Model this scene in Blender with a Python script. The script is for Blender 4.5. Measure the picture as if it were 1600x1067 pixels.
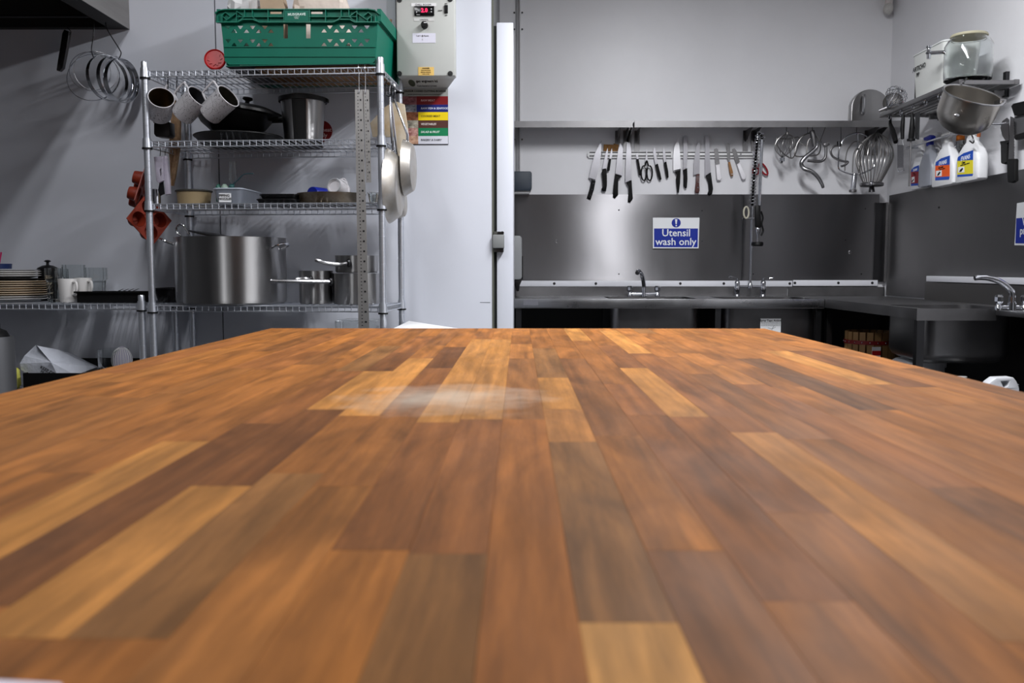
import bpy, bmesh, math, random
from mathutils import Vector, Matrix, Euler, noise
from mathutils.geometry import tessellate_polygon
for o in list(bpy.data.objects):
    bpy.data.objects.remove(o)
SC = bpy.context.scene
COL = SC.collection
random.seed(7)
R = math.radians
# ------------------------------------------------------------------ camera
H = 1.0463
F = 1400.0
cam_data = bpy.data.cameras.new('camera')
cam_data.sensor_width = 36.0
cam_data.lens = 36.0 * F / 1600.0
cam_data.clip_start = 0.02
cam = bpy.data.objects.new('camera', cam_data)
COL.objects.link(cam)
cam.location = (0, 0, H)
cam.rotation_euler = (R(90 - 4.68), 0, R(0.45))
cam_data.dof.use_dof = True
cam_data.dof.focus_distance = 3.6
cam_data.dof.aperture_fstop = 10.0
SC.camera = cam
CR = cam.rotation_euler.to_matrix()
# ------------------------------------------------------------------ light and exposure
world = bpy.data.worlds.new('world')
SC.world = world
world.use_nodes = True
world.node_tree.nodes['Background'].inputs[0].default_value = (0.75, 0.82, 1.0, 1)
world.node_tree.nodes['Background'].inputs[1].default_value = 0.02
SC.view_settings.view_transform = 'Standard'
SC.view_settings.look = 'None'
SC.view_settings.gamma = 1.0
SC.view_settings.use_curve_mapping = False
SC.view_settings.exposure = 0.72
LAMPS = [(-1.12, 1.7, 2.74, 1.5, 8.6), (0.85, 2.5, 2.74, 1.5, 27), (0.1, -1.4, 2.74, 1.5, 3)]
def lamp_light(x, y, z, ln, w, dx):
    l = bpy.data.lights.new('tube_light', 'AREA')
    l.shape = 'RECTANGLE'
    l.size = 0.05
    l.size_y = ln
    l.energy = w
    l.color = (0.96, 0.97, 1.0)
    o = bpy.data.objects.new('tube_light', l)
    o.location = (x + dx, y, z)
    COL.objects.link(o)
for (x, y, z, ln, w) in LAMPS:
    for dx in (-0.06, 0.06):
        lamp_light(x, y, z, ln, w, dx)
# ------------------------------------------------------------------ helpers
def ray(px, py):
    return CR @ Vector(((px - 800) / F, -(py - 533.5) / F, -1))
def at(px, py, Y):
    d = ray(px, py); t = Y / d.y
    return Vector((d.x * t, Y, H + d.z * t))
def onX(px, py, X):
    d = ray(px, py); t = X / d.x
    return Vector((X, d.y * t, H + d.z * t))
def onZ(px, py, Z):
    d = ray(px, py); t = (Z - H) / d.z
    return Vector((d.x * t, d.y * t, Z))
def hit(px, py, p, n):
    d = ray(px, py); o = Vector((0, 0, H))
    t = (Vector(p) - o).dot(n) / d.dot(n)
    return o + d * t
def lin(c):
    out = []
    for x in c[:3]:
        x = x / 255.0
        out.append(x / 12.92 if x <= 0.04045 else ((x + 0.055) / 1.055) ** 2.4)
    return (*out, 1.0)
MATS = {}
def mat(name, col, rough=0.5, metal=0.0, spec=0.5, var=0.0, vs=6.0, st=(1, 1, 1), rvar=0.0, bump=0.0, bs=60.0,
        bst=(1, 1, 1), aniso=0.0, tan=None, trans=0.0, ior=1.45, alpha=1.0, emit=None, es=1.0, coat=0.0, col2=None):
    if name in MATS:
        return MATS[name]
    m = bpy.data.materials.new(name)
    m.use_nodes = True
    nt = m.node_tree
    b = nt.nodes['Principled BSDF']
    c = lin(col)
    b.inputs['Base Color'].default_value = c
    b.inputs['Roughness'].default_value = rough
    b.inputs['Metallic'].default_value = metal
    b.inputs['Specular IOR Level'].default_value = spec
    b.inputs['Transmission Weight'].default_value = trans
    b.inputs['IOR'].default_value = ior
    b.inputs['Alpha'].default_value = alpha
    b.inputs['Coat Weight'].default_value = coat
    b.inputs['Anisotropic'].default_value = aniso
    if tan:
        n = nt.nodes.new('ShaderNodeCombineXYZ')
        for i in range(3):
            n.inputs[i].default_value = tan[i]
        nt.links.new(n.outputs[0], b.inputs['Tangent'])
    if emit:
        b.inputs['Emission Color'].default_value = lin(emit)
        b.inputs['Emission Strength'].default_value = es
    if var or rvar or bump or col2:
        tc = nt.nodes.new('ShaderNodeTexCoord')
        mp = nt.nodes.new('ShaderNodeMapping')
        mp.inputs['Scale'].default_value = st
        nt.links.new(tc.outputs['Object'], mp.inputs[0])
        nz = nt.nodes.new('ShaderNodeTexNoise')
        nz.inputs['Scale'].default_value = vs
        nz.inputs['Detail'].default_value = 6
        nz.inputs['Roughness'].default_value = 0.6
        nt.links.new(mp.outputs[0], nz.inputs['Vector'])
        if var or col2:
            rp = nt.nodes.new('ShaderNodeValToRGB')
            rp.color_ramp.elements[0].position = 0.3
            rp.color_ramp.elements[1].position = 0.7
            if col2:
                a, bb = lin(col2), c
            else:
                a = tuple(x * (1 - var) for x in c[:3]) + (1,)
                bb = tuple(min(1, x * (1 + var)) for x in c[:3]) + (1,)
            rp.color_ramp.elements[0].color = a
            rp.color_ramp.elements[1].color = bb
            nt.links.new(nz.outputs['Fac'], rp.inputs[0])
            nt.links.new(rp.outputs[0], b.inputs['Base Color'])
        if rvar:
            mr = nt.nodes.new('ShaderNodeMapRange')
            mr.inputs['From Min'].default_value = 0.3
            mr.inputs['From Max'].default_value = 0.7
            mr.inputs['To Min'].default_value = max(0.02, rough - rvar)
            mr.inputs['To Max'].default_value = min(1, rough + rvar)
            nt.links.new(nz.outputs['Fac'], mr.inputs[0])
            nt.links.new(mr.outputs[0], b.inputs['Roughness'])
        if bump:
            mp2 = nt.nodes.new('ShaderNodeMapping')
            mp2.inputs['Scale'].default_value = bst
            nt.links.new(tc.outputs['Object'], mp2.inputs[0])
            n2 = nt.nodes.new('ShaderNodeTexNoise')
            n2.inputs['Scale'].default_value = bs
            n2.inputs['Detail'].default_value = 4
            nt.links.new(mp2.outputs[0], n2.inputs['Vector'])
            bp = nt.nodes.new('ShaderNodeBump')
            bp.inputs['Strength'].default_value = bump
            bp.inputs['Distance'].default_value = 0.01
            nt.links.new(n2.outputs['Fac'], bp.inputs['Height'])
            nt.links.new(bp.outputs[0], b.inputs['Normal'])
    MATS[name] = m
    return m
class MB:
    def __init__(s):
        s.v = []; s.f = []
    def add(s, vs, fs):
        k = len(s.v)
        s.v.extend(Vector(p) for p in vs)
        s.f.extend(tuple(i + k for i in f) for f in fs)
        return s
    def box(s, c, d, M=None):
        c = Vector(c); hx, hy, hz = d[0] / 2, d[1] / 2, d[2] / 2
        vs = [Vector((x * hx, y * hy, z * hz)) for x in (-1, 1) for y in (-1, 1) for z in (-1, 1)]
        if M is not None:
            vs = [M.to_3x3() @ p for p in vs]
        return s.add([c + p for p in vs], [(0, 1, 3, 2), (4, 6, 7, 5), (0, 4, 5, 1), (2, 3, 7, 6), (0, 2, 6, 4), (1, 5, 7, 3)])
    def bx(s, x0, x1, y0, y1, z0, z1):
        return s.box(((x0 + x1) / 2, (y0 + y1) / 2, (z0 + z1) / 2), (abs(x1 - x0), abs(y1 - y0), abs(z1 - z0)))
    def tube(s, pts, r, seg=6, closed=False):
        pts = [Vector(p) for p in pts]
        n = len(pts)
        rs = r if isinstance(r, (list, tuple)) else [r] * n
        up = None; rings = []
        for i, p in enumerate(pts):
            if closed:
                t = pts[(i + 1) % n] - pts[i - 1]
            else:
                t = pts[min(i + 1, n - 1)] - pts[max(i - 1, 0)]
            if t.length < 1e-9:
                t = Vector((0, 0, 1))
            t.normalize()
            if up is None:
                a = Vector((0, 0, 1)) if abs(t.z) < 0.9 else Vector((1, 0, 0))
                up = (a - t * a.dot(t)).normalized()
            else:
                up = up - t * up.dot(t)
                if up.length < 1e-6:
                    a = Vector((0, 0, 1)) if abs(t.z) < 0.9 else Vector((1, 0, 0))
                    up = a - t * a.dot(t)
                up.normalize()
            w = t.cross(up)
            rings.append([p + (up * math.cos(2 * math.pi * k / seg) + w * math.sin(2 * math.pi * k / seg)) * rs[i] for k in range(seg)])
        vs = [q for rg in rings for q in rg]; fs = []
        for i in range(n if closed else n - 1):
            j = (i + 1) % n
            for k in range(seg):
                fs.append((i * seg + k, i * seg + (k + 1) % seg, j * seg + (k + 1) % seg, j * seg + k))
        if not closed:
            fs.append(tuple(range(seg)))
            fs.append(tuple((n - 1) * seg + k for k in range(seg)))
        return s.add(vs, fs)
    def cyl(s, p0, p1, r0, r1=None, seg=16):
        return s.tube([p0, p1], [r0, r0 if r1 is None else r1], seg)
    def lathe(s, prof, M=None, seg=32, sx=1.0, sy=1.0):
        vs = []; idx = []; fs = []
        for (r, z) in prof:
            if r < 1e-6:
                idx.append([len(vs)]); vs.append(Vector((0, 0, z)))
            else:
                idx.append(list(range(len(vs), len(vs) + seg)))
                vs += [Vector((r * sx * math.cos(2 * math.pi * k / seg), r * sy * math.sin(2 * math.pi * k / seg), z)) for k in range(seg)]
        for a, b in zip(idx[:-1], idx[1:]):
            for k in range(seg):
                q = (k + 1) % seg
                if len(a) == 1 and len(b) == 1: continue
                if len(a) == 1: fs.append((a[0], b[k], b[q]))
                elif len(b) == 1: fs.append((a[k], a[q], b[0]))
                else: fs.append((a[k], a[q], b[q], b[k]))
        if M is not None:
            vs = [M @ p for p in vs]
        return s.add(vs, fs)
    def prism(s, outer, holes, fn, t):
        loops = [outer] + list(holes)
        flat = [p for l in loops for p in l]
        tris = tessellate_polygon([[Vector((p[0], p[1], 0)) for p in l] for l in loops])
        n = len(flat); t = Vector(t)
        A = [Vector(fn(*p)) for p in flat]
        vs = A + [a + t for a in A]
        fs = [tuple(x) for x in tris] + [tuple(i + n for i in reversed(x)) for x in tris]
        k = 0
        for l in loops:
            m = len(l)
            for i in range(m):
                j = (i + 1) % m
                fs.append((k + i, k + j, k + j + n, k + i + n))
            k += m
        return s.add(vs, fs)
    def slab(s, pix, Y, t, X=None, bev=0.0):
        """outline (pixels) on the plane y=Y (or x=X), thickness t away from the camera; bev rounds the near face"""
        fn = (lambda a, b: at(a, b, Y)) if X is None else (lambda a, b: onX(a, b, X))
        P = [fn(*p) for p in pix]
        off = Vector((0, t, 0)) if X is None else Vector((t, 0, 0))
        c = sum(P, Vector()) / len(P)
        fr = [p + (c - p) * bev for p in P] if bev else P
        n = len(P)
        tris = tessellate_polygon([[Vector((p[0], p[1], 0)) for p in pix]])
        if bev:
            vs = fr + [p + off * 0.3 for p in P] + [p + off * 0.7 for p in P] + [p + off for p in fr]
            L = 4
        else:
            vs = P + [p + off for p in P]; L = 2
        fs = [tuple(x) for x in tris] + [tuple(i + n * (L - 1) for i in reversed(x)) for x in tris]
        for q in range(L - 1):
            for i in range(n):
                j = (i + 1) % n
                fs.append((q * n + i, q * n + j, (q + 1) * n + j, (q + 1) * n + i))
        return s.add(vs, fs)
    def ball(s, c, r, seg=16, rings=10, sc=(1, 1, 1)):
        prof = [(math.sin(math.pi * i / rings), -math.cos(math.pi * i / rings)) for i in range(rings + 1)]
        prof[0] = (0, -1); prof[-1] = (0, 1)
        return s.lathe(prof, Matrix.Translation(c) @ Matrix.Diagonal((r * sc[0], r * sc[1], r * sc[2], 1)), seg)
    def text(s, string, size, M, ext=0.0004, bold=0.0, align='CENTER', shear=0.0, space=1.0):
        cu = bpy.data.curves.new('t', 'FONT')
        cu.body = string; cu.size = size; cu.extrude = ext; cu.align_x = align; cu.align_y = 'CENTER'
        cu.offset = bold * size; cu.shear = shear; cu.resolution_u = 2; cu.space_character = space
        ob = bpy.data.objects.new('t', cu); COL.objects.link(ob)
        dg = bpy.context.evaluated_depsgraph_get()
        me = bpy.data.meshes.new_from_object(ob.evaluated_get(dg))
        s.add([M @ v.co for v in me.vertices], [tuple(p.vertices) for p in me.polygons])
        bpy.data.objects.remove(ob); bpy.data.curves.remove(cu); bpy.data.meshes.remove(me)
        return s
FR = {}
def mesh_of(name, mb, m, inv=None, bev=0.0, bseg=2, smooth=True, ang=38):
    me = bpy.data.meshes.new(name)
    vs = [inv @ p for p in mb.v] if inv is not None else mb.v
    me.from_pydata([tuple(v) for v in vs], [], mb.f)
    bm = bmesh.new(); bm.from_mesh(me)
    bmesh.ops.remove_doubles(bm, verts=bm.verts, dist=1e-6)
    bmesh.ops.recalc_face_normals(bm, faces=bm.faces)
    if bev:
        es = [e for e in bm.edges if len(e.link_faces) == 2 and e.calc_face_angle(0) > R(30)]
        bmesh.ops.bevel(bm, geom=es, offset=bev, segments=bseg, profile=0.5, affect='EDGES', clamp_overlap=True)
    bm.to_mesh(me); bm.free()
    if smooth:
        me.polygons.foreach_set('use_smooth', [True] * len(me.polygons))
        me.set_sharp_from_angle(angle=R(ang))
    if m is not None:
        me.materials.append(m)
    return me
def tag(o, label=None, cat=None, group=None, kind=None):
    if label: o['label'] = label
    if cat: o['category'] = cat
    if group: o['group'] = group
    if kind: o['kind'] = kind
    return o
def root(name, label, cat, loc=(0, 0, 0), M=None, group=None, kind=None):
    o = bpy.data.objects.new(name, None)
    o.empty_display_size = 0.05
    COL.objects.link(o)
    W = M if M is not None else Matrix.Translation(loc)
    o.matrix_world = W
    FR[o.name] = W
    return tag(o, label, cat, group, kind)
def part(name, mb, m, parent, label=None, local=False, **kw):
    """mb in world coordinates (or in the thing's own frame when local)"""
    W = FR[parent.name]
    me = mesh_of(name, mb, m, None if local else W.inverted(), **kw)
    o = bpy.data.objects.new(name, me)
    COL.objects.link(o)
    o.parent = parent
    FR[o.name] = W
    if label: o['label'] = label
    return o
def solo(name, mb, m, label, cat, group=None, kind=None, origin=None, **kw):
    if origin is None:
        xs = [v.x for v in mb.v]; ys = [v.y for v in mb.v]; zs = [v.z for v in mb.v]
        origin = ((min(xs) + max(xs)) / 2, (min(ys) + max(ys)) / 2, min(zs))
    W = Matrix.Translation(origin)
    me = mesh_of(name, mb, m, W.inverted(), **kw)
    o = bpy.data.objects.new(name, me)
    o.location = origin
    COL.objects.link(o)
    FR[o.name] = W
    return tag(o, label, cat, group, kind)
def struct(name, mb, m, label=None, **kw):
    return solo(name, mb, m, label, None, kind='structure', **kw)
def axisM(p, z, x=None):
    """matrix at p with local z along z"""
    z = Vector(z).normalized()
    a = Vector(x) if x is not None else (Vector((1, 0, 0)) if abs(z.x) < 0.9 else Vector((0, 1, 0)))
    a = (a - z * a.dot(z)).normalized()
    y = z.cross(a)
    m = Matrix((a, y, z)).transposed().to_4x4()
    m.translation = Vector(p)
    return m
WALLTXT = Matrix.Rotation(R(90), 4, 'X')          # text that stands up and faces -Y
def wall_text(p, extra=None):
    return Matrix.Translation(p) @ (extra if extra is not None else Matrix.Identity(4)) @ WALLTXT
def arc(c, r, a0, a1, n, u=(1, 0, 0), w=(0, 0, 1)):
    u = Vector(u); w = Vector(w); c = Vector(c)
    return [c + (u * math.cos(R(a0 + (a1 - a0) * i / n)) + w * math.sin(R(a0 + (a1 - a0) * i / n))) * r for i in range(n + 1)]
def curve(pts, n=6):
    """Catmull-Rom through points"""
    P = [Vector(p) for p in pts]; out = []
    for i in range(len(P) - 1):
        a = P[max(i - 1, 0)]; b = P[i]; c = P[i + 1]; d = P[min(i + 2, len(P) - 1)]
        for k in range(n):
            t = k / n
            out.append(0.5 * ((2 * b) + (c - a) * t + (2 * a - 5 * b + 4 * c - d) * t * t + (-a + 3 * b - 3 * c + d) * t ** 3))
    out.append(P[-1])
    return out
# ------------------------------------------------------------------ materials
WALLW = mat('white_wall_board', (226, 226, 229), 0.38, var=0.03, vs=3, bump=0.05, bs=9)
PANEL = mat('cold_room_panel_white', (212, 215, 224), 0.32, var=0.02, vs=2)
CEIL = mat('ceiling_white', (206, 206, 204), 0.8, var=0.03)
FLOOR = mat('grey_safety_floor', (58, 58, 60), 0.6, var=0.25, vs=40)
STEEL = mat('brushed_steel', (165, 165, 167), 0.3, 1.0, var=0.1, vs=5, rvar=0.06)
STEELD = mat('dull_steel', (128, 127, 128), 0.38, 1.0, var=0.12, vs=6, rvar=0.08)
SPLB = mat('splashback_steel', (126, 125, 127), 0.40, 1.0, var=0.08, vs=2.2, st=(1, 1, 0.5), rvar=0.04, aniso=1.0, tan=(0, 0, 1), bump=0.03, bs=4)
SPLR = mat('splashback_steel_side', (140, 139, 140), 0.5, 1.0, var=0.1, vs=3, rvar=0.06, aniso=0.9, tan=(0, 0, 1))
POTS = mat('pot_steel', (172, 171, 171), 0.36, 1.0, rvar=0.03, vs=9, st=(1, 1, 0.2), aniso=1.0, tan=(0, 0, 1))
CHROME = mat('chrome', (205, 207, 212), 0.12, 1.0)
WIRE = mat('chrome_wire', (214, 218, 226), 0.33, 0.85)
DKSTEEL = mat('dark_steel', (70, 70, 72), 0.35, 1.0)
BLACKP = mat('black_plastic', (9, 9, 10), 0.5, spec=0.3)
BLACKI = mat('black_iron', (11, 11, 12), 0.38, spec=0.5, bump=0.1, bs=200)
WHITEP = mat('white_plastic', (232, 232, 232), 0.4)
GREYP = mat('grey_plastic', (150, 152, 154), 0.45)
GLASS = mat('clear_glass', (245, 248, 248), 0.03, trans=1.0, ior=1.45)
CLEARP = mat('clear_plastic', (235, 240, 242), 0.12, trans=0.92, ior=1.3)
CREAM = mat('cream_china', (214, 196, 172), 0.3)
WHITEC = mat('white_china', (228, 226, 224), 0.25)
CARD = mat('brown_cardboard', (150, 116, 80), 0.85, var=0.12, vs=20)
BLUEP = mat('sign_blue', (8, 40, 150), 0.4)
WHITESIGN = mat('sign_white', (236, 238, 240), 0.4)
INK = mat('black_ink', (16, 16, 18), 0.6)
# ================================================================== the room
YB, YC, XR, XL, YF, ZC = 5.10, 3.74, 2.066, -3.4, -3.2, 2.85
XC = at(770, 300, YC).x                                   # corner of the cold room
struct('floor', MB().bx(XL, XR, YF, YB, -0.06, 0), FLOOR)
struct('ceiling', MB().bx(XL, XR, YF, YB, ZC, ZC + 0.06), CEIL)
struct('wall_back', MB().bx(XC - 0.06, XR, YB, YB + 0.08, 0, ZC), WALLW)
struct('wall_right', MB().bx(XR, XR + 0.08, YF, YB + 0.08, 0, ZC), WALLW)
struct('wall_left', MB().bx(XL - 0.08, XL, YF, YC + 0.1, 0, ZC), mat('steel_clad_wall', (110, 110, 112), 0.5))
struct('wall_front', MB().bx(XL, XR, YF - 0.08, YF, 0, ZC), mat('grey_far_wall', (105, 105, 108), 0.6))
seam = at(343, 300, YC).x
wc = root('wall_cold_room', None, None, ((seam), YC, 0), kind='structure')
part('wall_panel', MB().bx(XL, seam - 0.0025, YC, YC + 0.08, 0, ZC), PANEL, wc)
part('wall_panel', MB().bx(seam + 0.0025, XC, YC, YC + 0.08, 0, ZC), PANEL, wc)
part('panel_joint', MB().bx(seam - 0.0025, seam + 0.0025, YC + 0.004, YC + 0.08, 0, ZC), mat('joint_grey', (90, 92, 98), 0.7), wc)
part('corner_edge', MB().bx(XC - 0.003, XC + 0.004, YC - 0.002, YC + 0.02, 0, ZC), mat('olive_edge', (88, 90, 80), 0.6), wc)
part('scuff_mark', MB().add([at(750, 472, YC) + Vector((0, -.0006, 0)), at(766, 472, YC) + Vector((0, -.0006, 0)), at(766, 473.2, YC) + Vector((0, -.0006, 0)), at(750, 473, YC) + Vector((0, -.0006, 0))], [(0, 1, 2, 3)]), mat('scuff_grey', (120, 122, 128), 0.8), wc)
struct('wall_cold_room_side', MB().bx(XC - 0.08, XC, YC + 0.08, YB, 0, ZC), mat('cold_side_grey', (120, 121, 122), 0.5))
# cold room door on the side wall, seen on its hinge edge
dx0, dx1 = at(776, 300, YC + 0.02).x, at(802, 300, YC + 0.02).x
dz1 = at(790, 35, YC + 0.02).z
door = root('door_1', None, None, (dx0, YC + 0.02, 0.02), kind='structure')
part('door_leaf', MB().bx(dx0, dx1, YC + 0.02, YC + 0.92, 0.02, dz1), PANEL, door, bev=0.004)
part('door_gasket', MB().bx(XC, dx0 + 0.001, YC + 0.035, YC + 0.90, 0.03, dz1 - 0.01), mat('gasket_grey', (58, 60, 56), 0.8), door)
for k, (hy) in enumerate((378,)):
    c = at(779, hy, YC)
    hg = part('hinge', MB().bx(at(770, hy, YC).x, at(788, hy, YC).x, YC - 0.022, YC + 0.0195, at(0, 388, YC).z, at(0, 367, YC).z), mat('hinge_grey', (128, 130, 130), 0.5), door, bev=0.004)
    part('hinge_plate', MB().bx(at(771, hy, YC).x, at(787, hy, YC).x, YC - 0.008, YC + 0.0195, at(0, 394, YC).z, at(0, 362, YC).z), mat('hinge_dark', (62, 62, 58), 0.5), door, bev=0.003)
    for (sx, sy) in ((780, 364.5), (785, 364), (784, 392), (778, 391)):
        p = at(sx, sy, YC)
        part('bolt', MB().cyl(p + Vector((0, -0.016, 0)), p + Vector((0, 0.0, 0)), 0.007, seg=8), DKSTEEL, hg)
# back wall joint strip and screws
jx = at(808, 150, YB).x
tr = root('trim_1', None, None, (jx, YB, 1.2), kind='structure')
part('joint_strip', MB().bx(jx - 0.008, jx + 0.008, YB - 0.006, YB, at(0, 300, YB).z, ZC), mat('joint_strip_grey', (150, 150, 152), 0.5), tr, bev=0.002)
part('side_bead', MB().bx(jx + 0.012, jx + 0.02, YB - 0.012, YB, at(0, 300, YB).z, ZC), mat('bead_white', (205, 205, 207), 0.45), tr, bev=0.003)
for py in (20, 46, 218):
    for ddx in (-0.016, 0.028):
        p = at(808, py, YB); p.x = jx + ddx
        part('screw', MB().cyl(p + Vector((0, -0.006, 0)), p, 0.005, seg=8), DKSTEEL, tr)
# ceiling lights (above the picture)
for k, (x, y, z, ln, w) in enumerate(LAMPS):
    lr = root('ceiling_light', ['twin tube ceiling light to the left of the wooden table', 'twin tube ceiling light over the right side of the wooden table', 'twin tube ceiling light behind the camera'][k], 'lamp', (x, y, ZC))
    part('housing', MB().bx(x - 0.13, x + 0.13, y - ln / 2 - 0.05, y + ln / 2 + 0.05, z + 0.045, ZC), WHITEP, lr, bev=0.008)
    for ddx in (-0.06, 0.06):
        part('tube', MB().cyl((x + ddx, y - ln / 2, z + 0.026), (x + ddx, y + ln / 2, z + 0.026), 0.013, seg=10), mat('tube_white', (240, 240, 240), 0.4, emit=(250, 252, 255), es=1.5), lr)
# pipe with elbow in the top corner
pp = root('pipe', 'white lagged pipe with an elbow in the top corner of the room', 'pipe', at(1388, 0, YB - 0.03))
a, b = at(1387, -60, YB - 0.05), at(1388, 14, YB - 0.05)
part('pipe_run', MB().cyl(a, b, 0.014, seg=12), mat('pipe_white', (206, 198, 196), 0.6), pp)
part('elbow', MB().ball(b, 0.03, 14, 9, (0.9, 1, 1.1)), mat('lagging_white', (196, 194, 190), 0.9, bump=0.6, bs=90), pp)
part('pipe_bracket', MB().bx(a.x + 0.012, a.x + 0.03, YB - 0.06, YB, b.z + 0.02, b.z + 0.1), mat('pipe_white', 0), pp)
# ================================================================== splashback
ZS = at(1000, 304, YB).z
ZT = 0.944
sx = at(1160, 370, YB - 0.01).x
XS0 = at(800, 370, YB - 0.01).x
def screws(rt, pts, Y, r=0.0045, mt=None, X=None):
    for (a_, b_) in pts:
        if X is None:
            p = at(a_, b_, Y); q = p + Vector((0, -0.003, 0))
        else:
            p = onX(a_, b_, X); q = p + Vector((-0.003, 0, 0))
        part('screw', MB().lathe([(0, 0.0), (r, 0.0), (r * 0.8, 0.003), (0, 0.004)], axisM(p, q - p), 8), mt or DKSTEEL, rt)
def dents(rt, pts, Y):
    for (a_, b_) in pts:
        p = at(a_, b_, Y)
        part('dent', MB().lathe([(0.012, 0.0), (0.009, 0.0016), (0.004, 0.0004), (0, -0.0008)][::-1], axisM(p, (0, -1, 0)), 12), SPLB, rt)
def panel(name, label, x0, x1, Y, z0, z1, sc_pts, dent_pts, wavy):
    nx, nz = 40, 14
    rt = root(name, label, 'splashback', ((x0 + x1) / 2, Y, z0))
    vs = []; fs = []
    for j in range(nz + 1):
        for i in range(nx + 1):
            x = x0 + (x1 - x0) * i / nx; z = z0 + (z1 - z0) * j / nz
            e = min(1, 6 * min(i / nx, 1 - i / nx)) * min(1, 5 * min(j / nz, 1 - j / nz))
            y = Y + wavy * e * noise.noise(Vector((x * 1.7, 3.1, z * 2.3)))
            vs.append((x, y, z))
    for j in range(nz):
        for i in range(nx):
            k = j * (nx + 1) + i
            fs.append((k, k + 1, k + nx + 2, k + nx + 1))
    n = len(vs)
    c = [(x0, Y + 0.006, z0), (x1, Y + 0.006, z0), (x1, Y + 0.006, z1), (x0, Y + 0.006, z1)]
    vs += c
    bl, br, tl, trr = 0, nx, nz * (nx + 1), nz * (nx + 1) + nx
    fs += [(n, n + 3, n + 2, n + 1), tuple([n] + [n + 1] + [i for i in range(nx, -1, -1)]), tuple([n + 2, n + 3] + [tl + i for i in range(nx + 1)]),
           tuple([n + 3, n] + [j * (nx + 1) for j in range(nz + 1)]), tuple([n + 1, n + 2] + [j * (nx + 1) + nx for j in range(nz, -1, -1)])]
    part('steel_sheet', MB().add(vs, fs), SPLB, rt)
    screws(rt, sc_pts, Y)
    if dent_pts: dents(rt, dent_pts, Y)
    return rt
panel('splashback_sheet', 'dented steel splashback sheet behind the utensil wash sign', XS0, sx - 0.002, YB - 0.012, ZT, ZS,
      [(967, 328), (967, 428), (1097, 329), (1097, 376)], [(870, 328), (870, 377), (905, 343), (962, 384), (1017, 418)], 0.006)
panel('splashback_sheet', 'darker steel splashback sheet to the right of the spray tap riser', sx, at(1372, 370, YB - 0.01).x, YB - 0.012, ZT, ZS,
      [(1177, 428), (1346, 428), (1352, 326), (1321, 375)], [(1329, 394)], 0.004)
part_ = root('corner_strip', 'folded steel strip in the corner of the splashback', 'trim', at(1371, 445, YB - 0.02))
part('strip', MB().bx(at(1366, 370, YB - .02).x, XR - 0.004, YB - 0.02, YB - 0.0125, at(0, 440, YB).z, at(0, 318, YB).z), DKSTEEL, part_)
part('return', MB().bx(XR - 0.022, XR - 0.0095, YB - 0.05, YB - 0.0205, at(0, 440, YB).z, at(0, 318, YB).z), STEELD, part_)
rs = root('splashback_sheet', 'steel splashback sheet on the right wall under the spray bottles', 'splashback', (XR - 0.005, 4.0, 0.93))
part('steel_sheet', MB().bx(XR - 0.008, XR - 0.001, 2.6, YB - 0.052, 0.896, ZS - 0.01), SPLR, rs)
screws(rs, [(1467, 324), (1387, 336), (1382, 440)], 0, X=XR - 0.008)
# white sealing strips
st1 = root('sealing_strip', 'long white sealing strip below the splashback with the sign', 'trim', at(1020, 447, YB - 0.02))
stw = mat('strip_white', (225, 226, 232), 0.4, var=0.03)
part('strip', MB().bx(XS0, at(1238, 442, YB - .02).x, YB - 0.024, YB - 0.013, at(0, 447.5, YB - .024).z, at(0, 438.5, YB - .024).z), stw, st1, bev=0.002)
screws(st1, [(801, 443), (866, 443), (931, 443), (1063, 443), (1131, 443), (1234, 443)], YB - 0.024, 0.008)
st2 = root('sealing_strip', 'short white sealing strip running into the corner', 'trim', at(1300, 447, YB - 0.02))
part('strip', MB().bx(at(1239, 442, YB - .02).x, at(1371, 442, YB - .02).x, YB - 0.025, YB - 0.013, at(0, 446.5, YB - .025).z, at(0, 437.5, YB - .025).z), stw, st2, bev=0.002)
screws(st2, [(1242, 442), (1310, 442), (1363, 442)], YB - 0.025, 0.008)
ust = root('sealing_strip', 'white strip along the upstand of the right sink', 'trim', onX(1520, 443, XR - 0.03))
part('strip', MB().bx(XR - 0.04, XR - 0.009, 2.6, onX(1450, 440, XR - .03).y, onX(1500, 441.5, XR - .04).z, onX(1500, 432, XR - .04).z), stw, ust, bev=0.002)
# added dark sheets that paint deep shade onto the walls below the worktops
SINK_SHADE = mat('under_sink_shade', (34, 34, 36), 0.6)
struct('shade_sheet_back', MB().bx(XC + 0.001, XR - 0.006, YB - 0.01, YB - 0.0005, 0.001, 0.87), SINK_SHADE)
struct('shade_sheet_right', MB().bx(XR - 0.006, XR - 0.0005, 2.4, YB - 0.011, 0.001, 0.86), SINK_SHADE)
# ================================================================== sinks
ZK = 0.89
YS = 4.45
x0, x1 = at(804, 470, YS).x, at(1288, 470, YS).x
zb = at(1000, 480.5, YS).z
sk = root('sink_unit', 'long stainless steel double sink along the back wall', 'sink', ((x0 + x1) / 2, YS, 0))
b1 = (at(951, 490, YS + .06).x, at(1098, 490, YS + .06).x)
b2 = (at(1131, 490, YS + .06).x, at(1283, 490, YS + .06).x)
def rounded(x0, x1, y0, y1, r, n=5):
    out = []
    for (cx, cy, a0) in ((x1 - r, y1 - r, 0), (x0 + r, y1 - r, 90), (x0 + r, y0 + r, 180), (x1 - r, y0 + r, 270)):
        out += [(cx + r * math.cos(R(a0 + 90 * i / n)), cy + r * math.sin(R(a0 + 90 * i / n))) for i in range(n + 1)]
    return out
holes = [rounded(b[0] + 0.01, b[1] - 0.01, YS + 0.08, YB - 0.14, 0.05) for b in (b1, b2)]
part('worktop', MB().prism([(x0, YS), (x1, YS), (x1, YB - 0.03), (x0, YB - 0.03)], holes, lambda a, b: (a, b, ZK), (0, 0, -0.002)), STEEL, sk)
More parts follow.
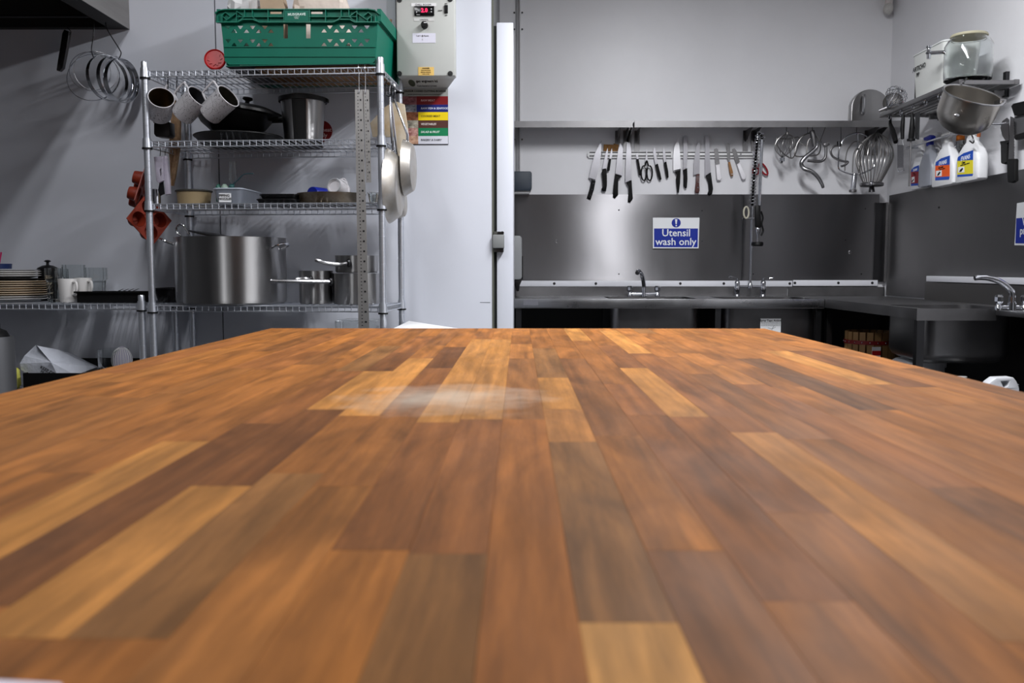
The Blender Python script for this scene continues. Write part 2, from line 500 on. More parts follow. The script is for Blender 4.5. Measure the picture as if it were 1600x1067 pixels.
part('apron', MB().bx(x0, x1, YS - 0.003, YS, zb, ZK + 0.004), STEEL, sk, bev=0.001)
part('apron_return', MB().bx(x0, x1, YS, YS + 0.02, zb - 0.004, zb), STEELD, sk)
part('upstand', MB().bx(x0, x1, YB - 0.034, YB - 0.026, ZK, at(0, 448, YB - .03).z), STEELD, sk)
part('side_apron', MB().bx(x0 - 0.003, x0, YS - 0.003, YB - 0.03, zb, ZK + 0.004), STEELD, sk)
tap_pl = MB().bx(at(818, 470, YS).x, at(841, 470, YS).x, YS - 0.004, YS - 0.0031, at(0, 476.5, YS).z, at(0, 468.5, YS).z)
part('maker_plate', tap_pl, mat('plate_grey', (150, 150, 158), 0.35, 0.6), sk)
for hl, (bx0, bx1) in zip(holes, (b1, b2)):
    mb = MB()
    n = len(hl); lv = [(0, 0), (0, -0.24), (0.03, -0.27)]
    cx = sum(p[0] for p in hl) / n; cy = sum(p[1] for p in hl) / n
    vs = []
    for (ins, dz) in lv:
        vs += [(p[0] + (cx - p[0]) * ins * 3, p[1] + (cy - p[1]) * ins * 3, ZK - 0.002 + dz) for p in hl]
    fs = [(q * n + i, q * n + (i + 1) % n, (q + 1) * n + (i + 1) % n, (q + 1) * n + i) for q in range(2) for i in range(n)]
    fs.append(tuple(2 * n + i for i in range(n)))
    part('bowl', mb.add(vs, fs), STEELD, sk)
for lx in (x0 + 0.02, at(1123, 500, YS).x, x1 - 0.02):
    for ly in (YS + 0.03, YB - 0.1):
        part('leg', MB().bx(lx - 0.014, lx + 0.014, ly - 0.014, ly + 0.014, 0, zb), DKSTEEL, sk)
part('under_shelf', MB().bx(x0 + 0.02, x1, YS + 0.05, YB - 0.06, 0.18, 0.2), STEELD, sk)
# paper note taped on the sink bowl
nt_ = root('paper_note', 'white instruction sheet taped to the front of the sink bowl', 'paper', at(1204, 530, YS + 0.07))
yn = YS + 0.076
part('sheet', MB().bx(at(1188, 510, yn).x, at(1220, 510, yn).x, yn, yn + 0.001, at(0, 540, yn).z, at(0, 497, yn).z), WHITESIGN, nt_)
part('print', MB().text('Spray Taps: Action', 0.014, wall_text(at(1204, 501, yn - .0006)), bold=0.02), INK, nt_)
for j in range(3):
    part('print', MB().text('rinse the sink and shut the tap after use', 0.006, wall_text(at(1204, 504.2 + j * 2.2, yn - .0006))), mat('grey_ink', (90, 92, 96), 0.6), nt_)
q = lambda a, b: at(a, b, yn - 0.0006)
part('drawing', MB().tube([q(1200, 512), q(1206, 514), q(1212, 511)], 0.0006, 4).tube([q(1206, 518), q(1206, 514), q(1210, 508)], 0.0006, 4), INK, nt_)
# right hand sink
xa = x1 + 0.005
ye = 3.42
rk = root('sink_unit', 'stainless steel corner sink unit along the right wall', 'sink', ((xa + XR) / 2, (ye + YS) / 2, 0))
rh = rounded(xa + 0.06, XR - 0.14, ye + 0.07, 3.86, 0.05)
part('worktop', MB().prism([(xa, ye), (XR - 0.03, ye), (XR - 0.03, YB - 0.04), (x1 + 0.002, YB - 0.04), (x1 + 0.002, YS), (xa, YS)] if x1 < xa else
     [(xa, ye), (XR - 0.03, ye), (XR - 0.03, YB - 0.04), (xa, YB - 0.04)], [rh], lambda a, b: (a, b, ZK), (0, 0, -0.002)), STEELD, rk)
part('apron', MB().bx(xa - 0.003, xa, ye, YS, zb, ZK + 0.003), STEELD, rk)
part('apron', MB().bx(xa - 0.003, at(1557, 480, ye).x, ye - 0.003, ye, zb - 0.004, ZK + 0.003), STEELD, rk)
part('upstand', MB().bx(xa, XR - 0.0095, YB - 0.036, YB - 0.028, ZK, at(0, 448, YB - .03).z), STEELD, rk)
part('upstand', MB().bx(XR - 0.045, XR - 0.0095, 2.6, onX(1447, 440, XR - .04).y, ZK, onX(1500, 443, XR - .045).z), mat('upstand_steel', (120, 118, 116), 0.4, 1.0), rk)
n = len(rh); vs = []
cx = sum(p[0] for p in rh) / n; cy = sum(p[1] for p in rh) / n
for (ins, dz) in ((0, 0), (0, -0.175), (0.02, -0.2), (0.07, -0.215)):
    vs += [(p[0] + (cx - p[0]) * ins * 3, p[1] + (cy - p[1]) * ins * 3, ZK - 0.002 + dz) for p in rh]
fs = [(q_ * n + i, q_ * n + (i + 1) % n, (q_ + 1) * n + (i + 1) % n, (q_ + 1) * n + i) for q_ in range(3) for i in range(n)]
fs.append(tuple(3 * n + i for i in range(n)))
part('bowl', MB().add(vs, fs), STEELD, rk)
for (lx, ly) in ((xa + 0.016, ye + 0.016), (XR - 0.06, ye + 0.016), (xa + 0.03, YS + 0.03)):
    part('leg', MB().bx(lx - 0.014, lx + 0.014, ly - 0.014, ly + 0.014, 0, zb - 0.004), DKSTEEL, rk)
# next worktop that carries the right tap
yr = 3.02
px0 = at(1559, 482, ye - 0.02).x
rt2 = root('steel_worktop', 'stainless worktop with a tap at the right edge of the picture', 'worktop', ((px0 + XR) / 2, yr, 0))
part('worktop', MB().bx(px0, XR - 0.046, yr, ye - 0.004, ZK - 0.022, ZK - 0.002), STEEL, rt2, bev=0.003)
for (lx, ly) in ((px0 + 0.05, yr + 0.03), (XR - 0.08, yr + 0.03)):
    part('leg', MB().bx(lx - 0.014, lx + 0.014, ly - 0.014, ly + 0.014, 0, ZK - 0.022), DKSTEEL, rt2)
# ================================================================== steel wall shelf
YSF = 4.90
z1_, z0_ = at(1000, 189, YSF).z, at(1000, 199, YSF).z
def shelf_seg(pa, pb, label, extra=0.0):
    xa_, xb_ = at(pa, 190, YSF).x, at(pb, 190, YSF).x
    r_ = root('wall_shelf', label, 'shelf', ((xa_ + xb_) / 2, YSF, z0_))
    part('top', MB().bx(xa_, xb_, YSF, YB, z1_ - 0.0025, z1_), STEEL, r_)
    part('front_lip', MB().bx(xa_, xb_, YSF - 0.002, YSF, z0_, z1_), STEELD, r_)
    part('back_lip', MB().bx(xa_, xb_, YB - 0.003, YB - 0.0005, z1_, z1_ + 0.012), STEEL, r_)
    return r_
w1 = shelf_seg(802, 988.5, 'steel wall shelf section above the black towel box')
w2 = shelf_seg(991.5, 1408, 'long steel wall shelf section above the knives and whisks')
def bracket(rt, p):
    for k in (0, 1):
        x = at(p + (-6 if k == 0 else 7), 200, YSF + 0.1).x
        gz = [(YSF + .03, z0_ + .012), (YB - .001, z0_ + .012), (YB - .001, z0_ - .05), (YB - .012, z0_ - .05), (YSF + .03, z0_ + .004)]
        part('gusset', MB().prism(gz, [], lambda a, b: (x - .0015, a, b), (.003, 0, 0)), STEELD, rt)
        part('bracket', MB().bx(x - .014, x + .014, YB - .008, YB - .001, z0_ - .125, z0_ + .012), STEELD, rt)
        sp_ = Vector((x, YB - .008, z0_ - .108))
        part('screw', MB().cyl(sp_ + Vector((0, -.003, 0)), sp_, .005, seg=8), DKSTEEL, rt)
bracket(w1, 974); bracket(w2, 984 + 8); bracket(w2, 1178); bracket(w2, 1372)
# ================================================================== extractor hood
hx = at(203, 47, YC).x; hz = at(203, 46, YC).z
hd = root('extractor_hood', 'grey steel extractor hood in the top left corner', 'hood', (hx, YC, hz))
yf = 2.45
HOOD = mat('hood_steel', (150, 148, 146), 0.5, 0.6, var=0.12, vs=7, st=(0.3, 0.3, 3))
HOODI = mat('hood_inside', (60, 60, 60), 0.6, 0.4)
part('end_panel', MB().bx(hx - 0.003, hx, yf, YC - 0.002, hz, hz + 0.55), HOOD, hd)
part('back_panel', MB().bx(-3.3, hx - 0.003, YC - 0.006, YC - 0.002, hz, hz + 0.55), HOODI, hd)
part('front_panel', MB().bx(-3.3, hx - 0.003, yf, yf + 0.003, hz, hz + 0.55), HOOD, hd)
part('top_panel', MB().bx(-3.3, hx - 0.003, yf + .003, YC - 0.006, hz + 0.54, hz + 0.55), HOODI, hd)
lw = hx - at(173, 43, YC).x
part('drip_channel', MB().bx(hx - lw, hx - 0.003, yf + 0.003, YC - 0.006, hz, hz + 0.003), HOODI, hd)
part('drip_channel', MB().bx(-3.3, hx - lw, YC - 0.035, YC - 0.006, hz, hz + 0.003), HOODI, hd)
part('drip_channel', MB().bx(-3.3, hx - lw, yf + 0.003, yf + 0.08, hz, hz + 0.003), HOODI, hd)
part('hanging_rail', MB().cyl((-3.2, YC - 0.12, hz + 0.02), (hx - 0.004, YC - 0.12, hz + 0.02), 0.006, seg=8), DKSTEEL, hd)
# ================================================================== wooden table
HT = 0.1463
TS = 0.045
tb = root('work_table', 'large butcher block work table filling the foreground', 'table', (0, 1.2, 0))
wood = bpy.data.materials.new('iroko_stave'); wood.use_nodes = True
nt = wood.node_tree; bs_ = nt.nodes['Principled BSDF']
tc = nt.nodes.new('ShaderNodeTexCoord'); oi = nt.nodes.new('ShaderNodeObjectInfo')
vm = nt.nodes.new('ShaderNodeVectorMath'); vm.operation = 'SCALE'
cb = nt.nodes.new('ShaderNodeCombineXYZ')
for i in range(3): nt.links.new(oi.outputs['Random'], cb.inputs[i])
nt.links.new(cb.outputs[0], vm.inputs[0]); vm.inputs['Scale'].default_value = 37.0
va = nt.nodes.new('ShaderNodeVectorMath'); va.operation = 'ADD'
nt.links.new(tc.outputs['Object'], va.inputs[0]); nt.links.new(vm.outputs[0], va.inputs[1])
def mapped(scale, ns, det, dist=0.0):
    mp = nt.nodes.new('ShaderNodeMapping'); mp.inputs['Scale'].default_value = scale
    nt.links.new(va.outputs[0], mp.inputs[0])
    n_ = nt.nodes.new('ShaderNodeTexNoise'); n_.inputs['Scale'].default_value = ns; n_.inputs['Detail'].default_value = det
    n_.inputs['Distortion'].default_value = dist
    nt.links.new(mp.outputs[0], n_.inputs['Vector'])
    return n_.outputs['Fac']
def mr(src, a, b, c, d):
    m_ = nt.nodes.new('ShaderNodeMapRange'); nt.links.new(src, m_.inputs[0])
    for i, v in enumerate((a, b, c, d)): m_.inputs[i + 1].default_value = v
    return m_.outputs[0]
def mathn(op, a, b):
    m_ = nt.nodes.new('ShaderNodeMath'); m_.operation = op
    for i, s_ in enumerate((a, b)):
        if isinstance(s_, (int, float)): m_.inputs[i].default_value = s_
        else: nt.links.new(s_, m_.inputs[i])
    return m_.outputs[0]
g1 = mr(mapped((90, 4, 20), 1.0, 5, 0.4), 0.3, 0.7, 0.74, 1.2)      # long fibres
g2 = mr(mapped((16, 3.5, 6), 1.0, 5, 1.6), 0.3, 0.72, 0.62, 1.25)       # broad figure
g3 = mr(mapped((700, 40, 100), 1.0, 2), 0.35, 0.75, 0.9, 1.06)       # pores
gm = mathn('MULTIPLY', mathn('MULTIPLY', g1, g2), g3)
sc_ = nt.nodes.new('ShaderNodeVectorMath'); sc_.operation = 'SCALE'
nt.links.new(oi.outputs['Color'], sc_.inputs[0]); nt.links.new(gm, sc_.inputs['Scale'])
# floury smear on the board
geo = nt.nodes.new('ShaderNodeNewGeometry')
fc = onZ(695, 622, 0.9)
mpf = nt.nodes.new('ShaderNodeMapping'); mpf.vector_type = 'POINT'
mpf.inputs['Location'].default_value = (-fc.x / 0.10, -fc.y / 0.10, 0); mpf.inputs['Scale'].default_value = (1 / 0.10, 1 / 0.10, 0)
nt.links.new(geo.outputs['Position'], mpf.inputs[0])
ln_ = nt.nodes.new('ShaderNodeVectorMath'); ln_.operation = 'LENGTH'; nt.links.new(mpf.outputs[0], ln_.inputs[0])
nf = nt.nodes.new('ShaderNodeTexNoise'); nf.inputs['Scale'].default_value = 22; nf.inputs['Detail'].default_value = 5
nt.links.new(geo.outputs['Position'], nf.inputs['Vector'])
msk = mr(mathn('ADD', ln_.outputs['Value'], mathn('MULTIPLY', nf.outputs['Fac'], 1.6)), 0.8, 2.1, 0.62, 0.0)
mx = nt.nodes.new('ShaderNodeMix'); mx.data_type = 'RGBA'
nt.links.new(msk, mx.inputs[0]); nt.links.new(sc_.outputs[0], mx.inputs[6]); mx.inputs[7].default_value = lin((205, 190, 172))
nt.links.new(mx.outputs[2], bs_.inputs['Base Color'])
rf = mr(mapped((20, 6, 6), 1.0, 4), 0.3, 0.7, 0.52, 0.68)
nt.links.new(rf, bs_.inputs['Roughness'])
bs_.inputs['Specular IOR Level'].default_value = 0.1
bpn = nt.nodes.new('ShaderNodeBump'); bpn.inputs['Strength'].default_value = 0.06; bpn.inputs['Distance'].default_value = 0.004
nt.links.new(g3, bpn.inputs['Height']); nt.links.new(bpn.outputs[0], bs_.inputs['Normal'])
def yat(py):
    return onZ(811, py, 0.9).y
B0, BW = 0.0249, 0.041
LT, MD, DK, VL, GR, RD = (192, 134, 74), (158, 102, 54), (124, 79, 46), (222, 164, 100), (142, 99, 60), (150, 96, 55)
# row -> list of (far pixel row, near pixel row, tone) read off the board
OV = {0: [(590, 639, LT), (639, 690, (176, 120, 68)), (690, 972, GR), (972, 1100, VL)], 1: [(513, 560, MD)], 2: [(513, 532, LT), (532, 600, MD)],
      3: [(540, 574.8, RD), (574.8, 650.7, LT), (650.7, 800, RD), (800, 1100, MD)], 4: [(516, 552, LT), (552, 675, RD), (675, 1000, (178, 122, 68))],
      10: [(548, 600, LT)], 11: [(548, 604, DK)], 12: [(551, 700, (160, 105, 60))], -1: [(655, 1100, (160, 102, 54)), (560, 655, (150, 100, 58))],
      -2: [(530, 655, LT), (655, 865, RD), (865, 1100, GR)], -3: [(530, 660, LT), (660, 860, RD), (860, 1100, (176, 114, 58))],
      -4: [(542, 575, DK), (575, 650, RD), (650, 760, MD)], -5: [(560, 650, LT), (650, 740, MD), (740, 1000, GR)], -6: [(551, 580, DK), (580, 640, LT), (640, 760, DK), (760, 1000, LT)],
      -7: [(580, 662, RD), (662, 950, DK)], -8: [(560, 690, MD), (690, 900, LT)], -9: [(570, 740, (164, 106, 56))], 6: [(600, 760, RD)], 8: [(560, 640, (112, 76, 50))]}
y_near, y_far = 0.2, yat(513)
xl_, xr_ = -0.606, 0.597
nst = 0
for row in range(-16, 15):
    xa_, xb_ = max(xl_, B0 + BW * row), min(xr_, B0 + BW * (row + 1))
    if xb_ - xa_ < 0.004: continue
    fixed = sorted([(max(y_near, yat(n_)) if n_ < 1090 else y_near, min(y_far, yat(f_)), t_) for (f_, n_, t_) in OV.get(row, [])])
    segs = []; cur = y_near
    rr = random.Random(row * 13 + 5)
    def fill(a, b):
        while b - a > 0.02:
            ln2 = rr.uniform(0.18, 0.6)
            e = b if b - a - ln2 < 0.15 else a + ln2
            t_ = rr.choice([MD, MD, RD, (166, 108, 57), (150, 98, 53), GR, (170, 112, 60), (138, 90, 52), MD, (162, 104, 53)])
            segs.append((a, e, t_)); a = e
    for (a, b, t_) in fixed:
        if a - cur > 0.02: fill(cur, a)
        else: a = cur
        segs.append((a, b, t_)); cur = b
    fill(cur, y_far)
    for (a, b, t_) in segs:
        me = mesh_of('stave', MB().box((0, 0, 0), (xb_ - xa_ - 0.0001, b - a - 0.0001, TS)), wood, bev=0.00015, bseg=1)
        o = bpy.data.objects.new('stave', me); COL.objects.link(o); o.parent = tb
        o.location = ((xa_ + xb_) / 2, (a + b) / 2 - 1.2, 0.9 - TS / 2 - (0.00006 if (nst % 3 == 1) else 0))
        k = 1 + rr.uniform(-0.06, 0.06)
        c_ = lin(t_); o.color = (c_[0] * k * .92, c_[1] * k * .87, c_[2] * k * .70, 1)
        nst += 1
part('frame', MB().bx(xl_ + 0.06, xr_ - 0.06, y_near + 0.05, y_far - 0.06, 0.80, 0.9 - TS - 0.001), STEEL, tb)
for lx in (xl_ + 0.1, xr_ - 0.1):
    for ly in (y_near + 0.1, y_far - 0.12):
        part('leg', MB().bx(lx - 0.02, lx + 0.02, ly - 0.02, ly + 0.02, 0, 0.80), STEEL, tb, bev=0.002)
# paper on the near corner
pa = [onZ(-60, 1058, 0.9013), onZ(96, 1067, 0.9013), onZ(120, 1180, 0.9013), onZ(-80, 1180, 0.9013)]
solo('paper_sheet', MB().add([p for p in pa] + [p - Vector((0, 0, 0.001)) for p in pa], [(0, 1, 2, 3), (7, 6, 5, 4), (0, 4, 5, 1), (1, 5, 6, 2), (2, 6, 7, 3), (3, 7, 4, 0)]), mat('paper_lilac', (226, 216, 228), 0.8), 'pale paper edge at the near left corner of the table', 'paper')
# ================================================================== wire shelving
def post_mesh(h):
    prof = [(0, 0), (0.018, 0), (0.018, 0.012), (0.006, 0.02), (0.006, 0.05), (0.0125, 0.052)]
    z = 0.07
    while z < h - 0.03:
        prof += [(0.0125, z), (0.0119, z + 0.0006), (0.0119, z + 0.0018), (0.0125, z + 0.0024)]
        z += 0.0254
    prof += [(0.0125, h - 0.004), (0.0105, h), (0, h)]
    return mesh_of('post', MB().lathe(prof, None, 14), WIRE, ang=28)
def wire_shelf(rt, W, D, z, x_skip=()):
    dz = 0.019
    fr = MB()
    for y in (0, D):
        for zz in (z, z - dz):
            fr.cyl((0.012, y, zz), (W - 0.012, y, zz), 0.0028, seg=6)
    for x in (0, W):
        for zz in (z, z - dz):
            fr.cyl((x, 0.012, zz), (x, D - 0.012, zz), 0.0028, seg=6)
    sh = part('shelf', fr, WIRE, rt, local=True)
    n_ = int(W / 0.0252)
    tr_ = MB()
    for i in range(n_ + 1):
        x = 0.02 + (W - 0.04) * i / n_
        for y in (-0.0015, D + 0.0015):
            tr_.cyl((x, y, z), (x, y, z - dz), 0.0017, seg=5)
    m_ = int(D / 0.0252)
    for i in range(1, m_):
        y = D * i / m_
        for x in (-0.0015, W + 0.0015):
            tr_.cyl((x, y, z), (x, y, z - dz), 0.0017, seg=5)
    part('truss_wires', tr_, WIRE, sh, local=True)['kind'] = 'stuff'
    dk = MB()
    for i in range(n_ + 1):
        x = 0.02 + (W - 0.04) * i / n_
        dk.cyl((x, 0, z + 0.002), (x, D, z + 0.002), 0.0017, seg=5)
    for y in (D * 0.33, D * 0.67):
        dk.cyl((0, y, z - 0.003), (W, y, z - 0.003), 0.0028, seg=5)
    part('deck_wires', dk, WIRE, sh, local=True)['kind'] = 'stuff'
    for x in (0, W):
        for y in (0, D):
            cl = part('corner_sleeve', MB().lathe([(0.0128, z + 0.012), (0.015, z + 0.012), (0.017, z - 0.022), (0.0128, z - 0.022)], Matrix.Translation((x, y, 0)), 12), WIRE, sh, local=True)
            part('collar', MB().lathe([(0.0128, z - 0.022), (0.0185, z - 0.022), (0.0185, z - 0.028), (0.0128, z - 0.028)], Matrix.Translation((x, y, 0)), 12), BLACKP, sh, local=True)
    return sh
UL, UR = at(231, 262, 3.365), at(596, 262, 3.305)
UL.z = UR.z = 0
UW = (UR - UL).length
ang_ = math.atan2(UR.y - UL.y, UR.x - UL.x)
UM = Matrix.Translation(UL) @ Matrix.Rotation(ang_, 4, 'Z')
UN = UM.to_3x3() @ Vector((0, 1, 0))
def U(px, py, dy=0.0):
    return hit(px, py, UL + UN * dy, UN)
UD = 0.345
ZSH = [U(410, y, 0).z for y in (108.5, 219.5, 318.3, 478.5)]
un = root('wire_shelving_unit', 'tall chrome wire shelving unit loaded with pans and trays', 'shelving', M=UM)
ph = U(230, 96, 0).z
pm = post_mesh(ph)
for x in (0, UW):
    for y in (0, UD):
        o = bpy.data.objects.new('post', pm); COL.objects.link(o); o.parent = un; o.location = (x, y, 0); FR[o.name] = UM
for z in ZSH + [0.2]:
    wire_shelf(un, UW, UD, z)
# low unit on the left
VL_ = at(222, 500, 3.37); VL_.z = 0
VW = 1.22
VM = Matrix.Translation(VL_ - Vector((VW, 0, 0)))
vn = root('wire_shelving_unit', 'low chrome wire shelving unit stacked with plates and glasses', 'shelving', M=VM)
pm2 = post_mesh(at(222, 461, 3.37).z)
for x in (0, VW):
    for y in (0, UD - 0.02):
        o = bpy.data.objects.new('post', pm2); COL.objects.link(o); o.parent = vn; o.location = (x, y, 0); FR[o.name] = VM
ZV = at(100, 475, 3.37).z
ZV2 = at(100, 612, 3.37).z
for z in (ZV, ZV2):
    wire_shelf(vn, VW, UD - 0.02, z)
# ================================================================== left: crate on the top shelf
def loc(px, py, dy):
    return UM.inverted() @ U(px, py, dy)
ex = (UM.to_3x3() @ Vector((1, 0, 0)))
ey = UN.copy()
ez = Vector((0, 0, 1))
CRD = -0.02
zcr = U(460, 101, CRD).z
# board and tray below
p0, p1 = loc(356, 105, 0.0), loc(592, 105, 0.0)
solo('baking_tray', MB().prism([(p0.x, -0.012), (p1.x - .03, -0.012), (p1.x - .03, UD - 0.02), (p0.x, UD - 0.02)], [], lambda a, b: UM @ Vector((a, b, zcr - 0.001)), (0, 0, -(zcr - 0.0115 - ZSH[0]))), BLACKI, 'black flat baking tray lying under the green crate', 'tray', bev=0.003)
solo('cardboard_sheet', MB().prism([(loc(398, 105, 0).x, 0.008), (UW - 0.03, 0.008), (UW - 0.03, UD - 0.012), (loc(398, 105, 0).x, UD - 0.012)], [], lambda a, b: UM @ Vector((a, b, ZSH[0] + 0.0045)), (0, 0, 0.005)), CARD, 'brown cardboard sheet lining the top wire shelf', 'cardboard')
GREEN = mat('crate_green', (3, 104, 84), 0.5, spec=0.3, var=0.08, vs=9)
GREENL = mat('crate_green_rim', (5, 114, 92), 0.42)
cr = root('plastic_crate', 'green plastic stacking crate on the top wire shelf', 'crate', U(462, 101, 0.18))
body_out = [(345, 33.5), (590, 33.5), (588, 58), (586, 95), (580, 101), (358, 101), (351, 95), (348, 60)]
hs = []
def tri(cx, cy, up, w=4.6, h=2.7):
    return [(cx - w, cy + h), (cx + w, cy + h), (cx + 1, cy - h), (cx - 1, cy - h)] if up else [(cx - w, cy - h), (cx + w, cy - h), (cx + 1, cy + h), (cx - 1, cy + h)]
for (dy_, ) in ((0,), (21.3,)):
    for i in range(4):
        hs.append(tri(356.4 + 19.1 * i, 42.7 + dy_, False)); hs.append(tri(365.8 + 19.1 * i, 48.6 + dy_, True))
        hs.append(tri(515.4 + 19.3 * i, 42.2 + dy_, False)); hs.append(tri(506 + 19.3 * i, 48 + dy_, True))
for cx in (446.2, 481.6):
    hs.append([(cx - 3.6, 37.5), (cx + 3.6, 37.5), (cx + 3.6, 60), (cx - 3.6, 60)])
CB = CRD + 0.016
part('front_wall', MB().prism(body_out, hs, lambda a, b: U(a, b, CB), ey * 0.004), GREEN, cr)
def pl(px, py, dy):
    return U(px, py, dy)
A = loc(345, 33.5, CB); Bq = loc(590, 33.5, CB); a_ = loc(353, 101, CB); b_ = loc(586, 101, CB)
DEP = 0.385
def crate_side(x_top, x_bot, nm, A, zcr):
    vs = [UM @ Vector(v) for v in ((x_top, CB + .004, A.z), (x_top, CB + DEP, A.z), (x_bot, CB + DEP, zcr), (x_bot, CB + .004, zcr),
          (x_top - .004, CB + .004, A.z), (x_top - .004, CB + DEP, A.z), (x_bot - .004, CB + DEP, zcr), (x_bot - .004, CB + .004, zcr))]
    part(nm, MB().add(vs, [(0, 1, 2, 3), (7, 6, 5, 4), (0, 4, 5, 1), (1, 5, 6, 2), (2, 6, 7, 3), (3, 7, 4, 0)]), GREEN, cr)
crate_side(A.x + .004, a_.x + .004, 'side_wall', A, a_.z); crate_side(Bq.x, b_.x, 'side_wall', Bq, b_.z)
part('back_wall', MB().add([UM @ Vector(v) for v in ((A.x, CB + DEP, A.z), (Bq.x, CB + DEP, Bq.z), (b_.x, CB + DEP, zcr), (a_.x, CB + DEP, zcr),
     (A.x, CB + DEP - .004, A.z), (Bq.x, CB + DEP - .004, Bq.z), (b_.x, CB + DEP - .004, zcr), (a_.x, CB + DEP - .004, zcr))], [(0, 1, 2, 3), (7, 6, 5, 4), (0, 4, 5, 1), (1, 5, 6, 2), (2, 6, 7, 3), (3, 7, 4, 0)]), GREEN, cr)
part('base', MB().add([UM @ Vector(v) for v in ((a_.x, CB, zcr), (b_.x, CB, zcr), (b_.x, CB + DEP, zcr), (a_.x, CB + DEP, zcr), (a_.x, CB, zcr + .004), (b_.x, CB, zcr + .004), (b_.x, CB + DEP, zcr + .004), (a_.x, CB + DEP, zcr + .004))], [(0, 1, 2, 3), (7, 6, 5, 4), (0, 4, 5, 1), (1, 5, 6, 2), (2, 6, 7, 3), (3, 7, 4, 0)]), GREEN, cr)
# rim: back plate with hand slots, flanges, ribs
slots = [[(cx - 9, 18), (cx + 9, 18), (cx + 9, 21.8), (cx - 9, 21.8)] for cx in (431, 495)]
part('rim_plate', MB().prism([(337, 20), (341, 15), (585, 15), (590, 20), (590, 34), (337, 34)], slots, lambda a, b: U(a, b, CRD + 0.012), ey * 0.004), GREEN, cr)
fl = MB()
top_path = [(336, 20), (341, 16), (352, 14.5), (575, 14), (585, 15.5), (592, 21)]
bot_path = [(338, 34.3), (371, 34.3), (379, 30), (395, 30), (405, 34.3), (520, 34.3), (530, 30), (546, 30), (554, 34.3), (591, 34.3)]
def rib(mb, path, w, d0=CRD, d1=CRD + 0.0125):
    for (p, q) in zip(path[:-1], path[1:]):
        v = Vector((q[0] - p[0], q[1] - p[1])); n_ = Vector((-v.y, v.x)).normalized() * w / 2
        e = v.normalized() * w / 2
        c = [(p[0] - e.x + n_.x, p[1] - e.y + n_.y), (q[0] + e.x + n_.x, q[1] + e.y + n_.y), (q[0] + e.x - n_.x, q[1] + e.y - n_.y), (p[0] - e.x - n_.x, p[1] - e.y - n_.y)]
        mb.prism(c, [], lambda a, b: U(a, b, d0), ey * (d1 - d0))
rib(fl, top_path, 1.6); rib(fl, bot_path, 1.6)
part('rim_flange', fl, GREENL, cr)
rb = MB()
mid = 463.5
left = [[(340.5, 24), (340.5, 34)], [(347, 24), (347, 34)], [(353, 31), (353, 34)], [(369.5, 17), (369.5, 34)], [(382, 16), (382, 25)], [(394, 16), (394, 25)], [(418.5, 15), (418.5, 34)], [(443.5, 15), (443.5, 34)],
        [(371, 26), (443, 26)], [(369.5, 17), (381, 25.5)], [(347, 25), (354, 31), (361, 26), (369.5, 20)], [(354, 31), (360, 25.5), (352, 19), (346, 24)], [(371, 34), (381, 26.5)], [(394, 26), (403, 33)]]
for pth in left:
    rib(rb, pth, 1.0, CRD + 0.001)
    rib(rb, [(2 * mid - x, y) for (x, y) in pth], 1.0, CRD + 0.001)
part('rim_rib', rb, GREENL, cr)['kind'] = 'stuff'
for sgn, xx in ((0, A.x - 0.0135), (1, Bq.x - 0.0005)):
    part('side_rim', MB().add([UM @ Vector((xx + i * 0.0135, CRD + .0125 + j * (DEP + .005), (A.z, Bq.z)[sgn] + k * 0.043)) for i in (0, 1) for j in (0, 1) for k in (0, 1)], [(0, 1, 3, 2), (4, 6, 7, 5), (0, 4, 5, 1), (2, 3, 7, 6), (0, 2, 6, 4), (1, 5, 7, 3)]), GREEN, cr)
part('name_plate', MB().prism([(444.5, 16), (482.5, 16), (482.5, 33), (444.5, 33)], [], lambda a, b: U(a, b, CRD + 0.0015), ey * 0.01), GREEN, cr)
TR = UM.to_3x3().to_4x4()
def utext(px, py, dy):
    return Matrix.Translation(U(px, py, dy)) @ TR @ WALLTXT
prt = mat('pale_print', (214, 236, 228), 0.5)
part('print', MB().text('MUSGRAVE', 0.0125, utext(463.5, 22.5, CRD + 0.001), bold=0.03, space=1.05), prt, cr)
part('print', MB().text('DIRECT', 0.0056, utext(463.5, 26.6, CRD + 0.001)).text('RETAIL', 0.0045, utext(463.5, 28.8, CRD + 0.001)), prt, cr)
# ridges on the crate body
for py in (73, 88):
    mb = MB(); rib(mb, [(350, py), (586, py)], 1.4, CB - 0.003, CB); part('ridge', mb, GREEN, cr)
def blob(c, size, seed, amp=0.3, M=None, sub=12):
    """crumpled bag: noisy rounded box"""
    mb = MB(); seg = sub * 2
    vs = []; fs = []
    for i in range(sub + 1):
        th = math.pi * i / sub
        for k in range(seg):
            ph_ = 2 * math.pi * k / seg
            d = Vector((math.sin(th) * math.cos(ph_), math.sin(th) * math.sin(ph_), math.cos(th)))
            e = 0.45
            d2 = Vector([math.copysign(abs(x) ** e, x) for x in d])
            n_ = noise.noise(d * 2.2 + Vector((seed, 0, 0))) + 0.5 * noise.noise(d * 5 + Vector((0, seed, 0)))
            p = Vector((d2.x * size[0], d2.y * size[1], d2.z * size[2])) * (1 + amp * n_)
            if M is not None: p = M.to_3x3() @ p
            vs.append(Vector(c) + p)
    for i in range(sub):
        for k in range(seg):
            q = (k + 1) % seg
            fs.append((i * seg + k, i * seg + q, (i + 1) * seg + q, (i + 1) * seg + k))
    return mb.add(vs, fs)
KRAFT = mat('kraft_paper', (196, 172, 146), 0.85, var=0.15, vs=8)
CLOTH = mat('cream_cloth', (222, 208, 196), 0.9, var=0.08, vs=12, bump=0.3, bs=30)
